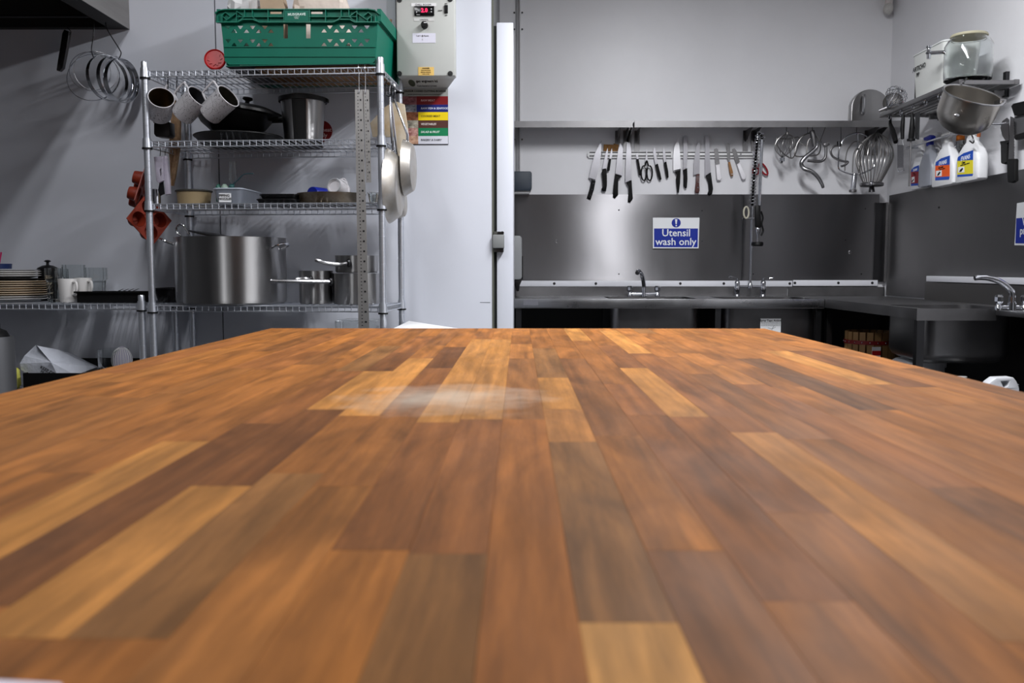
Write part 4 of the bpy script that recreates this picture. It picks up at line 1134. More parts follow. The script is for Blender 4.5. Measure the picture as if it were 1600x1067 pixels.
# ================================================================== pans hung on the right side
def side_pan(cpx, cpy, dy, rad, dep, label, htop, flare=0.8, tilt=0.0):
    c = U(cpx, cpy, dy)
    ax = Vector((1, -tilt, 0.0)).normalized()
    M_ = axisM(c, ax, Vector((0, 0, 1)))
    g = root('frying_pan', label, 'pan', M=M_, group='steel pans hung on the side of the shelving')
    part('body', MB().lathe([(0, dep), (rad * flare * .92, dep), (rad * flare, dep * .93), (rad * .96, dep * .25), (rad, 0), (rad * .985, 0), (rad * .94, dep * .25), (rad * flare * .9, dep * .85), (0, dep * .9)], None, 48), mat('hung_pan_steel', (200, 198, 195), 0.45, 0.9, var=0.08, vs=18, col2=(178, 170, 158)), g, local=True)
    top = M_.inverted() @ htop
    n1 = Vector((rad * .97, 0, dep * .25))
    for s_ in (-0.006, 0.006):
        part('handle', MB().tube([n1 + Vector((-.004, s_, .003)), n1 + Vector((.02, s_ * .9, .004)), top + Vector((0, s_ * .5, 0))], [0.004, 0.0045, 0.0035], 8), CHROME, g, local=True)
    part('rivet', MB().ball(n1 + Vector((-.006, 0, .004)), 0.007, 8, 6), CHROME, g, local=True)
    hl = U(0, 0, 0)
    return g
side_pan(607.5, 291, 0.10, 0.139, 0.044, 'larger steel frying pan hanging on the right side of the shelving', U(609, 152, 0.13), 0.8, 0.04)
side_pan(632, 262, 0.16, 0.107, 0.036, 'smaller steel frying pan hanging farthest from the shelving', U(616, 155, 0.17), 0.82, 0.03)
side_pan(622, 318, 0.30, 0.06, 0.03, 'small steel pan half hidden behind the larger hanging pan', U(611, 160, 0.2), 0.8, 0.05)
g = root('peel_board', 'stained cream board hanging behind the steel pans', 'board', U(612, 262, 0.26))
part('blade', MB().prism([(578, 192), (600, 168), (616, 157.5), (632, 163), (637, 200), (641, 252), (619, 256), (617, 214), (582, 214)], [], lambda a, b: U(a, b, 0.27), ey * 0.01), mat('stained_cream_wood', (206, 198, 182), 0.7, col2=(176, 150, 112), vs=9, var=0.1), g, bev=0.002)
part('cord', MB().tube(curve([U(616, 160, .268), U(613, 150, .262), U(611, 140, .26)], 4), 0.0016, 6), INK, g)
for k, (px, py, dy) in enumerate(((607, 137, 0.13), (613, 142, 0.19))):
    pts = [U(px + 4.5 * math.cos(t), py + 14 * math.sin(t), dy) for t in [2 * math.pi * i / 16 for i in range(16)]]
    solo('carabiner', MB().tube(pts, 0.002, 6, True), CHROME if k else DKSTEEL, ['front steel clip holding the hanging pans', 'rear steel clip holding the hanging pans'][k], 'clip')
# ================================================================== control box, conduit, poster
YFb = 3.56
g = root('control_box', 'grey chill room control box with a red display on the white wall', 'control box', at(665, 130, YFb))
BOXG = mat('enclosure_grey', (186, 188, 184), 0.5, var=0.04, vs=4)
fx0, fx1 = at(619.5, 60, YFb).x, at(711.5, 60, YFb).x
zt0, zb0 = at(660, -48, YFb).z, at(660, 118.5, YFb).z
part('lid', MB().bx(fx0, fx1, YFb, YFb + 0.055, zb0, zt0), BOXG, g, bev=0.006)
zb1 = at(660, 126, YFb + .055).z
bx0, bx1 = at(627, 130, YC).x, at(700, 130, YC).x
bzb = at(660, 137.5, YC).z
part('back_box', MB().add([(fx0 + .004, YFb + .055, zb0 + .004), (fx1 - .004, YFb + .055, zb0 + .004), (fx1 - .004, YFb + .055, zt0), (fx0 + .004, YFb + .055, zt0), (bx0, YC - .001, bzb), (bx1, YC - .001, bzb), (bx1, YC - .001, zt0), (bx0, YC - .001, zt0)],
     [(0, 1, 2, 3), (7, 6, 5, 4), (0, 4, 5, 1), (1, 5, 6, 2), (2, 6, 7, 3), (3, 7, 4, 0)]), BOXG, g)
def plate(name, x0, y0, x1, y1, m_, par, Y=YFb, t=0.0012, bev=0.0):
    return part(name, MB().bx(at(x0, y0, Y).x, at(x1, y0, Y).x, Y - t, Y, at(x0, y1, Y).z, at(x0, y0, Y).z), m_, par, bev=bev)
T_ = lambda px, py, Y=YFb - 0.0016: wall_text(at(px, py, Y))
plate('label_strip', 642.5, 5, 681.5, 10, WHITEP, g)
part('print', MB().text('CHILL ROOM', 0.0105, T_(661, 7.6)), mat('grey_ink2', (80, 80, 84), 0.6), g)
dsp = plate('display', 647.5, 10, 678.5, 25, mat('display_black', (10, 10, 12), 0.2), g, t=0.006, bev=0.001)
part('digits', MB().text('2.0', 0.021, T_(663, 16.3, YFb - 0.0068), bold=0.03), mat('red_digits', (60, 4, 14), 0.4, emit=(255, 30, 80), es=1.6), dsp)
for (px, py) in ((651, 14.5), (651, 19), (674, 14.2), (674, 18.5)):
    p = at(px, py, YFb - .006)
    part('button', MB().cyl(p, p + Vector((0, -.002, 0)), 0.0027, seg=8), mat('button_grey', (190, 190, 192), 0.4), dsp)
part('print', MB().text('Sensus', 0.005, T_(653.5, 22.8, YFb - 0.0064)), WHITEP, dsp)
plate('label_strip', 647, 28.8, 678.5, 33, mat('strip_pale', (206, 206, 204), 0.5), g)
part('print', MB().text('CONTROL', 0.007, T_(662.5, 31)), mat('grey_ink2', 0), g)
p = at(663.5, 40, YFb)
kb = part('knob', MB().lathe([(0, 0.022), (0.010, 0.022), (0.0125, 0.019), (0.0135, 0), (0, 0)], axisM(p, (0, -1, 0)), 20), BLACKP, g)
part('pointer', MB().bx(p.x - .001, p.x + .010, YFb - .0232, YFb - .022, p.z + .004, p.z + .007), WHITEP, kb)
plate('paper_label', 644.5, 52, 680.5, 67, mat('label_lilac', (216, 214, 228), 0.6), g)
part('print', MB().text('Coil 1 @ Room', 0.0075, T_(660, 56)).text('1', 0.010, T_(660, 62)), INK, g)
plate('switch', 694.5, 8.3, 699.8, 21, BLACKP, g, t=0.005, bev=0.001)
part('print', MB().text('ON', 0.006, T_(697, 5.8), bold=0.02).text('OFF', 0.006, T_(697, 24), bold=0.02).text('LIGHT', 0.006, T_(688, 16.6), bold=0.02), INK, g)
yl = plate('warning_label', 653.5, 104.8, 678, 118, mat('label_yellow', (222, 184, 104), 0.6), g)
part('print', MB().text('DANGER', 0.007, T_(665.5, 106.8), bold=0.02).text('ISOLATE MAINS', 0.0052, T_(665.5, 110)).text('BEFORE OPENING', 0.0048, T_(665.5, 113)).text('THE COVER', 0.0052, T_(665.5, 115.8)), mat('brown_ink', (70, 48, 20), 0.6), yl)
for (px, py) in ((624, 115), (703.5, 115), (624, 0), (703.5, -1)):
    p = at(px, py, YFb)
    part('corner_screw', MB().lathe([(0, .004), (.0035, .004), (.0035, .001), (.0095, .001), (.0105, -.003), (0, -.003)], axisM(p + Vector((0, -.002, 0)), (0, -1, 0)), 14), mat('screw_well', (34, 34, 34), 0.5), g)
# maker's mark on the sloping underside
un_ = Vector((0, YC - YFb - .056, bzb - zb0 - .004)); un_n = Vector((0, -(un_.z), un_.y)).normalized()
mid_ = Vector((0, YFb + .055, zb0 + .004)) + un_ * 0.55
def under(px, f):
    p = Vector((0, YFb + .055, zb0 + .004)) + un_ * f
    p.x = at(px, 130, p.y).x
    z_ = un_n if un_n.z < 0 else -un_n
    x_ = Vector((1, 0, 0)); y_ = z_.cross(x_)
    m_ = Matrix((x_, y_, z_)).transposed().to_4x4(); m_.translation = p + z_ * 0.0006
    return m_ @ Matrix.Diagonal((1, 3.2, 1, 1))
part('logo', MB().lathe([(0, .0004), (.013, .0004), (.013, 0), (0, 0)], under(643.5, 0.5), 20), mat('logo_olive', (60, 66, 48), 0.6), g)
part('print', MB().text('geo engineers ltd', 0.0125, under(667, 0.32), bold=0.02), INK, g)
part('print', MB().text('Cold Systems Limited', 0.009, under(667, 0.78)), mat('grey_ink2', 0), g)
cd = root('conduit', 'pale grey trunking running up the wall beside the control box', 'conduit', at(612, 125, YC))
part('trunking', MB().bx(at(607, 60, YC).x, at(621, 60, YC).x, YC - 0.05, YC - .001, at(612, 127, YC).z, ZC), mat('trunk_grey', (196, 204, 212), 0.5), cd, bev=0.003)
for (px, d) in ((611, .02), (617, .03)):
    p = at(px, 127, YC - d)
    part('cable_gland', MB().cyl(p + Vector((0, 0, .004)), p - Vector((0, 0, .03)), 0.008, 0.006, seg=10), BLACKP, cd)
    part('cable', MB().tube(curve([p - Vector((0, 0, .028)), p - Vector((.004, 0, .07)), p - Vector((-.002, -.01, .10))], 4), 0.004, 7), mat('cable_grey', (60, 64, 72), 0.5), cd)
po = root('safety_poster', 'colour coded cutting boards poster below the control box', 'poster', at(662, 226, YC))
Yp = YC - 0.003
plate('backing', 626, 139, 700, 226.5, mat('poster_black', (20, 20, 26), 0.4), po, YC - .0005, 0.0015)
plate('header', 626, 138.5, 700, 150.5, mat('poster_header', (150, 152, 148), 0.5), po, YC - .002, 0.001)
part('print', MB().text('COLOUR CODED CUTTING BOARDS', 0.0105, T_(663, 142.5, YC - .0034), bold=0.02).text('use the correct board to prevent cross contamination', 0.0062, T_(663, 147.5, YC - .0034)), INK, po)
rows = [('RAW MEAT', (122, 14, 20), (220, 180, 180)), ('RAW FISH & SEAFOOD', (14, 28, 112), (225, 230, 245)), ('COOKED MEAT', (238, 208, 0), (90, 80, 20)), ('VEGETABLES', (82, 46, 38), (235, 225, 220)), ('SALAD & FRUIT', (0, 122, 76), (235, 245, 240)), ('BAKERY & DAIRY', (212, 214, 224), (70, 72, 80))]
ys = [150.5, 163.6, 175.2, 188, 200, 212.6, 225]
for i, (tx, c_, ic) in enumerate(rows):
    st_ = plate('colour_band', 653.5 if i > 1 else 651, ys[i], 700, ys[i + 1], mat('band_' + tx.split()[0].lower() + str(i), c_, 0.45), po, YC - .002, 0.001)
    part('print', MB().text(tx, 0.0112, wall_text(at(657.5, (ys[i] + ys[i + 1]) / 2, YC - .0034)), align='LEFT', bold=0.015, shear=0.15), mat('ink_' + str(i), ic, 0.5), st_)
pics = [((80, 30, 34), (170, 110, 118)), ((40, 44, 60), (190, 194, 205)), ((60, 20, 16), (190, 120, 80)), ((60, 56, 44), (214, 208, 190)), ((110, 26, 24), (214, 170, 160)), ((130, 70, 50), (226, 190, 160))]
for i, (ca, cb_) in enumerate(pics):
    plate('food_picture', 626, ys[i], 653.5, ys[i + 1], mat('food_print_%d' % i, cb_, 0.5, col2=ca, vs=45, st=(1, 1, 1.6)), po, YC - .0017, 0.001)
# white bin beside the wall
za = 0.832
A_, B_ = onZ(638.5, 501, za), onZ(718, 513, za)
dB = (B_ - A_)
bn = root('ingredient_bin', 'white lidded bin standing against the white wall behind the table', 'bin', Vector((A_.x + .1, A_.y - .3, 0)))
cs = [A_, A_ + dB * 1.2, A_ + dB * 1.2 + Vector((-.10, -.16, 0)), Vector((A_.x - .002, A_.y - .72, za))]
mb = MB(); cc0 = sum(cs, Vector()) / 4
lo = [cc0 + (p - cc0) * 0.9 for p in cs]
mb.add([Vector((p.x, p.y, za - 0.03)) for p in cs] + [Vector((p.x, p.y, 0)) for p in lo], [(0, 1, 2, 3), (7, 6, 5, 4), (0, 4, 5, 1), (1, 5, 6, 2), (2, 6, 7, 3), (3, 7, 4, 0)])
part('body', mb, WHITEP, bn, bev=0.01)
cl_ = [cc0 + (p - cc0) * 1.03 for p in cs]
part('lid', MB().add([Vector((p.x, p.y, za)) for p in cs] + [Vector((p.x, p.y, za - 0.029)) for p in cs], [(0, 1, 2, 3), (7, 6, 5, 4), (0, 4, 5, 1), (1, 5, 6, 2), (2, 6, 7, 3), (3, 7, 4, 0)]), WHITEP, bn, bev=0.004)
# ================================================================== hood hangings
YH = YC - 0.12
def hook_wire(pts, lb):
    return solo('wire_hook', MB().tube(curve(pts, 5), 0.0022, 6), DKSTEEL, lb, 'hook')
def ring_thing(px, py, r, w, nrm, lb, m_=None):
    """steel pastry ring: thin band of width w"""
    c = at(px, py, YH - .01)
    M_ = axisM(c, nrm, Vector((0, 0, 1)))
    return solo('pastry_ring', MB().lathe([(r, -w / 2), (r, w / 2), (r * .985, w / 2), (r * .985, -w / 2), (r, -w / 2)], M_, 48), m_ or CHROME, lb, 'ring', group='pastry rings hung under the hood')
k_ = YH / F
ring_thing(141, 112, 29.5 * k_, 0.010, Vector((0.25, -1, 0.05)), 'wide shallow steel ring at the left of the hood bunch')
ring_thing(146, 121, 39 * k_, 0.006, Vector((0.1, -1, 0.3)), 'largest thin steel ring hanging lowest in the bunch')
ring_thing(150, 112, 31 * k_, 0.010, Vector((0.45, -1, 0.1)), 'middle shallow steel ring in the left of the bunch')
ring_thing(168, 122, 34.5 * k_, 0.018, Vector((1, -0.55, 0.05)), 'first deep steel ring in the right of the bunch')
ring_thing(181, 123, 33.5 * k_, 0.018, Vector((1, -0.42, 0.0)), 'second deep steel ring in the right of the bunch')
ring_thing(190, 126, 33 * k_, 0.022, Vector((1, -0.36, -0.05)), 'deep steel ring nearest the wire shelving')
b0 = root('steel_strap', 'curved dark steel strap hanging alone under the hood', 'strap', at(96, 112, YH))
def strap(pl_, t):
    L_ = [at(a, b, YH - 0.01) for a, b in pl_]
    return MB().slab(pl_, YH - .012, t)
part('strap', strap([(100, 46), (108, 49), (104, 75), (98, 106), (93, 111), (88, 110), (90, 95), (94, 72), (97, 52)], 0.02), mat('gloss_dark_steel', (90, 88, 88), 0.25, 1.0), b0, bev=0.002)
part('hook', MB().tube(curve([at(104, 40, YH), at(106, 44, YH - .02), at(111, 50, YH - .015), at(108, 55, YH - .012)], 4), 0.002, 6), DKSTEEL, b0)
hook_wire([at(147, 35, YH), at(146, 55, YH - .005), at(143, 78, YH - .01), at(147, 92, YH - .01)], 'straight wire hook holding the shallow rings')
hook_wire([at(165, 35, YH), at(168, 47, YH - .005), at(186, 76, YH - .01), at(189, 84, YH - .01), at(185, 93, YH - .01)], 'bent wire hook holding the deep rings')
# ================================================================== left low shelf
YV = 3.37
def restV(px, dy, z=None):
    c = at(px, 450, YV + dy); c.z = ZV + 0.0045 if z is None else z; return c
def plate_obj(c, r, lb, m_, th=0.012, grp='plates stacked on the low shelf'):
    return solo('plate', MB().lathe([(0, 0), (r * .6, 0), (r * .66, 0.003), (r, th), (r, th + .002), (r * .66, 0.006), (0, 0.004)], Matrix.Translation(c), 48), m_, lb, 'plate', group=grp)
zc = ZV + 0.0045
pc_ = restV(20, 0.17)
ords = ['lowest', 'second lowest', 'third lowest', 'fourth lowest', 'fifth lowest', 'sixth lowest', 'seventh lowest', 'eighth lowest', 'ninth lowest']
zz = zc
for i in range(9):
    plate_obj(Vector((pc_.x + 0.002 * ((i * 7) % 5 - 2), pc_.y, zz)), 0.139 - (0.004 if i % 4 == 1 else 0), ords[i] + ' cream plate in the tall stack on the low shelf', CREAM if i > 1 else WHITEC)
    zz += 0.0085
plate_obj(Vector((pc_.x, pc_.y, zz + 0.002)), 0.125, 'black plate between the cream and the white plates', BLACKP, 0.010); zz += 0.012
for i in range(3):
    plate_obj(Vector((pc_.x - 0.01, pc_.y, zz)), 0.112, ['lowest', 'middle', 'topmost'][i] + ' of the white plates above the black plate', WHITEC); zz += 0.0085
plate_obj(Vector((pc_.x - 0.012, pc_.y, zz + .001)), 0.11, 'thin grey plate on top of the plate stack', mat('grey_china', (150, 150, 152), 0.3), 0.008); zz += 0.011
bt = root('blue_tub', 'blue tub with a pink straw on top of the plate stack', 'tub', Vector((pc_.x - .05, pc_.y, zz)))
cb0 = at(-8, 412, YV + .16); cb0.z = zz + .003
part('body', MB().lathe([(0, 0), (0.058, 0), (0.06, 0.02), (0.056, 0.02), (0.055, 0.004), (0, 0.004)], Matrix.Translation(cb0), 32), mat('navy_plastic', (22, 40, 84), 0.4), bt)
part('straw', MB().cyl(cb0 + Vector((.025, -.02, .004)), at(2, 394, YV + .14), 0.0035, seg=8), mat('pink_plastic', (170, 40, 90), 0.4), bt)
lc = restV(76, 0.25)
g = root('teapot', 'small black lidded pot standing behind the glasses', 'pot', lc)
hz_ = at(76, 421, YV + .25).z - lc.z
part('body', MB().lathe([(0, 0), (0.03, 0), (0.038, hz_ * .5), (0.036, hz_), (0, hz_)], Matrix.Translation(lc), 28), BLACKI, g)
part('lid', MB().lathe([(0, hz_), (0.041, hz_), (0.038, hz_ + .006), (0.02, hz_ + .016), (0, hz_ + .019)], Matrix.Translation(lc), 28), BLACKI, g)
part('knob', MB().lathe([(0, hz_ + .018), (0.006, hz_ + .018), (0.005, hz_ + .028), (0.014, hz_ + .033), (0.008, hz_ + .038), (0, hz_ + .039)], Matrix.Translation(lc), 16), BLACKI, g)
def tumbler(px, dy, w, ytop, lb):
    c = restV(px, dy); r = w / 2 * (c.y / F)
    h = at(px, ytop, c.y).z - c.z
    return solo('glass_tumbler', MB().lathe([(0, 0), (r * .72, 0), (r * .8, h * .08), (r * .86, h * .6), (r, h * .66), (r, h), (r * .93, h), (r * .92, h * .66), (r * .74, h * .55), (r * .66, h * .1), (0, h * .1)], Matrix.Translation(c), 14), GLASS, lb, 'glass', group='glasses on the low shelf', ang=20)
tumbler(84, 0.08, 24, 419, 'clear faceted glass next to the plate stack')
tumbler(116, 0.26, 34, 413.5, 'tallest clear glass behind the white mugs')
tumbler(151, 0.24, 33, 418, 'clear glass to the right of the white mugs')
tumbler(98, 0.20, 18, 420, 'narrow clear glass between the pot lid and the mugs')
def cmug(px, dy, w, ytop, lb):
    c = restV(px, dy); r = w / 2 * (c.y / F)
    h = at(px, ytop, c.y).z - c.z
    g = root('china_mug', lb, 'mug', c, group='white mugs on the low shelf')
    part('body', MB().lathe([(0, 0), (r * .8, 0), (r * .86, .004), (r, h), (r * .93, h), (r * .8, .008), (0, .008)], Matrix.Translation(c), 32), WHITEC, g)
    d = Vector((0.85, -0.5, 0))
    part('handle', MB().tube(curve([c + d * r * .93 + Vector((0, 0, h * .86)), c + d * (r + .018) + Vector((0, 0, h * .84)), c + d * (r + .022) + Vector((0, 0, h * .62)), c + d * (r + .012) + Vector((0, 0, h * .4)), c + d * r * .88 + Vector((0, 0, h * .32))], 5), 0.0048, 8), WHITEC, g)
cmug(106, 0.05, 29, 435.5, 'white china mug in front with its handle to the right')
cmug(130, 0.12, 27, 434, 'white china mug behind the front mug')
# black tray with cutlery
g = root('cutlery_tray', 'black tray of cutlery on the low shelf', 'tray', restV(170, .12))
tx0, tx1 = at(121, 460, YV + .02).x, at(217, 460, YV + .02).x
y0_, y1_ = YV + .015, YV + .16
zt1 = at(170, 456, YV + .015).z
part('base', MB().bx(tx0, tx1, y0_, y1_, zc, zc + .004), BLACKP, g)
for (a, b_, c0, d0) in ((tx0, tx1, y0_, y0_ + .004), (tx0, tx1, y1_ - .004, y1_), (tx0, tx0 + .004, y0_ + .004, y1_ - .004), (tx1 - .004, tx1, y0_ + .004, y1_ - .004)):
    part('wall', MB().bx(a, b_, c0, d0, zc + .004, zt1), BLACKP, g)
part('rim', MB().bx(tx0 - .008, tx1 + .008, y0_ - .008, y0_ - .0005, zt1 - .004, zt1 + .002), BLACKP, g)
for i in range(4):
    fx_ = at(203 + 4.5 * i, 455, YV + .15)
    h0 = Vector((fx_.x - .03, YV + .045 + .02 * i, zt1 - .01)); hd_ = Vector((1, 0.15, 0.42)).normalized()
    f = root('fork', ['fork at the left of the cutlery tray', 'second fork from the left in the cutlery tray', 'third fork from the left in the cutlery tray', 'fork at the right of the cutlery tray'][i], 'fork', h0, group='forks in the black tray')
    part('handle', MB().tube([h0 - hd_ * .03, h0 + hd_ * .02], [.004, .002], 6), STEELD, f)
    for j in range(3):
        off = Vector((0, (j - 1) * .004, 0))
        part('tine', MB().tube([h0 + hd_ * .02 + off * .4, h0 + hd_ * .03 + off, h0 + hd_ * .052 + off], [.0013, .0012, .0006], 5), STEELD, f)
# things on the bottom shelf of the low unit
zl = ZV2 + 0.0045
g = root('deep_tray', 'black deep tray on the bottom shelf of the low unit', 'tray', Vector((at(120, 590, YV + .1).x, YV + .1, zl)))
bx0_, bx1_ = at(36, 590, YV + .02).x, at(218, 590, YV + .02).x
zt2 = at(100, 583, YV + .02).z
part('base', MB().bx(bx0_, bx1_, YV + .02, YV + .3, zl, zl + .004), BLACKP, g)
for (a, b_, c0, d0) in ((bx0_, bx1_, YV + .02, YV + .025), (bx0_, bx1_, YV + .295, YV + .3), (bx0_, bx0_ + .005, YV + .025, YV + .295), (bx1_ - .005, bx1_, YV + .025, YV + .295)):
    part('wall', MB().bx(a, b_, c0, d0, zl + .004, zt2 if c0 < YV + .1 else zt2 + .03), BLACKP, g)
# crumpled white mailing bag
vs = []; fs = []
def bagp(px, py, dy): return at(px, py, YV + dy)
outl = [(31, 568, .05), (38, 556, .06), (56, 539, .10), (58, 540, .05), (90, 546, .12), (118, 560, .18), (150, 574, .2), (118, 586, .1), (92, 590, .055), (55, 592, .05), (33, 578, .05)]
top = [bagp(*p) for p in outl]
ctr = bagp(80, 566, .03)
vs = [ctr] + top + [p + Vector((0, .12, -.03)) for p in top]
n_ = len(top)
fs = [(0, 1 + i, 1 + (i + 1) % n_) for i in range(n_)] + [(1 + i, 1 + n_ + i, 1 + n_ + (i + 1) % n_, 1 + (i + 1) % n_) for i in range(n_)] + [tuple(1 + n_ + i for i in range(n_ - 1, -1, -1))]
g = root('mailing_bag', 'crumpled white plastic bag with black print in the deep tray', 'bag', bagp(80, 590, .1))
part('film', MB().add(vs, fs), mat('white_film', (200, 204, 214), 0.35, bump=0.5, bs=30), g, ang=15)
q0 = bagp(74, 580, .02)
part('print', MB().text('KEEP DRY', 0.016, wall_text(bagp(76, 580, .025), Matrix.Rotation(R(28), 4, 'Y')), bold=0.02).text('FRAGILE', 0.014, wall_text(bagp(73, 585, .025), Matrix.Rotation(R(28), 4, 'Y'))).text('HANDLE WITH CARE', 0.007, wall_text(bagp(83, 586, .025), Matrix.Rotation(R(28), 4, 'Y'))), INK, g)
mb = blob(Vector((at(28, 590, YV + .06).x, YV + .04, zl + .05)), (0.014, 0.02, 0.038), 9.1, 0.25)
lo_ = min(v.z for v in mb.v)
for v in mb.v: v.z += zl - lo_
solo('sponge_cloth', mb, mat('yellow_cloth', (206, 204, 96), 0.9, var=0.15, vs=30), 'yellow sponge cloth beside the deep black tray', 'cloth')
g = root('steel_bin', 'grey steel container at the far left edge', 'container', Vector((at(4, 600, YV - .1).x, YV - .12, 0)))
cbn = at(-12, 560, YV - .12); cbn.z = 0
hb = at(-10, 526, YV - .12).z
part('body', MB().lathe([(0, 0), (.072, 0), (.076, hb * .9), (.072, hb), (0, hb)], Matrix.Translation(cbn), 36), mat('dull_grey_steel', (120, 121, 124), 0.5, 0.8), g)
part('lid', MB().lathe([(0, hb), (.06, hb), (.05, hb + .02), (.03, hb + .03), (.03, hb + .05), (0, hb + .05)], Matrix.Translation(cbn), 32), BLACKP, g)
# net bag in a glass bowl
gc = Vector((at(178, 590, YV + .16).x, YV + .16, zl + .005))
hg_ = at(178, 547, YV + .1).z - gc.z
g = solo('glass_bowl', MB().lathe([(0, 0), (.04, 0), (.055, hg_ * .3), (.058, hg_), (.054, hg_), (.051, hg_ * .32), (.036, .006), (0, .006)], Matrix.Translation(gc), 32), GLASS, 'clear glass bowl in the deep tray', 'bowl')
mb = MB()
cN = at(191, 562, YV + .14); 
for k in range(13):
    a = math.pi * k / 12
    mb.tube([cN + Vector((.04 * math.cos(a) * math.sin(t), -.04 * math.sin(a) * math.sin(t), .05 * math.cos(t) + .0)) for t in [math.pi * i / 10 for i in range(11)]], .0012, 4)
g = root('garlic_net', 'white net bag beside the glass bowl', 'bag', cN - Vector((0, 0, .05)))
part('filling', MB().lathe([(0, -.05), (.034, -.03), (.038, 0), (.028, .03), (.008, .052), (0, .055)], Matrix.Translation(cN), 20), mat('pale_lilac_cloth', (176, 172, 188), 0.8), g)
part('net', mb, WHITEP, g)
# ================================================================== knives on magnetic racks
YM = YB - 0.014
def rack(x0, x1, lb):
    g = root('magnetic_rack', lb, 'knife rack', at((x0 + x1) / 2, 247, YM))
    part('bar', MB().slab([(x0 + 3, 236.5), (x1 - 1, 236.5), (x1, 238), (x1, 247), (x0 + 3, 247), (x0, 244), (x0, 239.5)], YM, 0.0135), WHITEP, g, bev=0.002)
    for y in (238, 243.6):
        part('magnet_strip', MB().slab([(x0 + 3.5, y - .7), (x1 - 2.5, y - .7), (x1 - 2.5, y + .9), (x0 + 3.5, y + .9)], YM - 0.001, 0.004), INK, g)
    for fx in (0.17, 0.83):
        p = at(x0 + (x1 - x0) * fx, 240.8, YM)
        part('screw', MB().cyl(p + Vector((0, -.0015, 0)), p, 0.004, seg=8), DKSTEEL, g)
rack(917.5, 1051, 'left white magnetic knife rack on the back wall')
rack(1052.5, 1179, 'right white magnetic knife rack on the back wall')
BLADE = mat('knife_steel', (176, 175, 180), 0.3, 1.0, var=0.05, vs=30)
BLADEB = mat('knife_steel_bright', (225, 225, 228), 0.32, 0.85)
YK = YM - 0.0045
KN = mat('knife_black', (7, 7, 8), 0.6, spec=0.2)
WOODH = mat('rosewood_handle', (72, 26, 20), 0.45, var=0.2, vs=40)
OAKH = mat('oak_handle', (150, 106, 60), 0.5, var=0.2, vs=40)
def knife(lb, blade, handle, hm=KN, rivets=(), bm=BLADE, nm='knife', bolster=None, cat='knife'):
    g = root(nm, lb, cat, at(handle[len(handle) // 2][0], max(p[1] for p in handle), YK), group='tools on the magnetic racks')
    part('blade', MB().slab(blade, YK, 0.003), bm, g)
    h = part('handle', MB().slab(handle, YK - 0.007, 0.0165, bev=0.12), hm, g)
    if bolster: part('bolster', MB().slab(bolster, YK - 0.004, 0.01, bev=0.1), CHROME, g)
    for (a, b) in rivets:
        p = at(a, b, YK - .007)
        part('rivet', MB().cyl(p + Vector((0, -.0012, 0)), p + Vector((0, .004, 0)), 0.0034, seg=8), CHROME, h)
    return g
knife('long chef knife with a riveted black handle at the left of the rack', [(940, 219), (939, 240), (936.5, 262), (930.5, 281.5), (919.8, 278), (924.5, 258), (929.5, 240)], [(924.5, 281), (930.8, 282.5), (928, 297), (923, 312), (917, 309), (921.5, 295)], rivets=((927, 286.5), (925, 296), (923, 305)), bolster=[(921, 277.5), (930.8, 280.5), (930, 283), (923.5, 281.5)])
knife('short boning knife with a thick black handle beside the first chef knife', [(949.5, 231), (949.8, 240), (948.5, 252), (947, 264), (941, 264), (944, 250), (946.5, 239)], [(940, 269), (943, 263.5), (947.5, 263), (948.5, 275), (948.5, 290), (947, 298.5), (942, 299), (940, 295.5), (942.5, 292), (941.5, 280)])
knife('slim paring knife with a narrow black handle below the cork block', [(956, 231.5), (957, 240), (955.5, 248), (952, 248), (953.5, 240)], [(952, 247.5), (955.2, 248), (952.8, 266), (949.5, 267.5), (949, 264)])
knife('wide chef knife with a black handle next to the steel slicer', [(969.5, 223), (973.5, 232), (972.5, 255), (973, 274.5), (961.5, 271), (964, 250), (966, 234)], [(961.5, 271.5), (971, 275.5), (966.5, 278), (966, 292), (966, 304), (961, 309.5), (958, 307), (959, 290)])
knife('long square tipped slicing knife with a black handle', [(979.5, 222), (984.5, 222), (986.5, 240), (986.5, 281), (977, 285), (977.5, 260), (978.5, 240)], [(979, 285), (987, 281), (988, 296), (989, 310), (985, 316), (981.5, 315), (981.5, 311), (982.5, 300), (982, 289)])
knife('short black handled knife at the left of the scissors', [(993.5, 241), (996.5, 240.5), (998, 248.5), (995, 249)], [(994.5, 248.5), (998, 248), (1002, 270), (1001, 274), (998.5, 273)])
knife('small paring knife just right of the scissors', [(1022, 230), (1024, 233), (1026.5, 247), (1027.5, 255.5), (1024, 257), (1022, 247), (1020.5, 238)], [(1024, 257.5), (1028, 255.5), (1032, 270), (1034, 280), (1031, 281.5), (1028, 275)])
knife('second paring knife at the right end of the left rack', [(1037, 231), (1039, 235), (1041, 252), (1037.5, 253.5), (1036, 245), (1035.7, 236)], [(1037.5, 254.5), (1041.3, 252), (1044.5, 268), (1045, 277), (1042, 278.5), (1040.5, 273)])
knife('broad shiny chef knife with a tapered black handle', [(1060, 218.5), (1061.5, 228), (1063, 245), (1064, 264), (1062, 267.5), (1052, 267.5), (1052, 245), (1053.5, 230), (1057, 222)], [(1055, 267.5), (1063.8, 264.5), (1063, 285), (1061, 301), (1058.5, 301), (1056.5, 280), (1058, 272)], bm=BLADEB, bolster=[(1052, 266), (1063.5, 263), (1064, 266), (1056, 269)])
knife('tall round tipped slicer with a black handle', [(1068, 213.5), (1070, 211.5), (1073.5, 214), (1074.5, 235), (1073, 262.5), (1067.5, 265), (1067.7, 240)], [(1067.5, 266), (1074, 262.5), (1074.5, 280), (1073.5, 293), (1071, 294.5), (1068.5, 290), (1068.5, 272)])
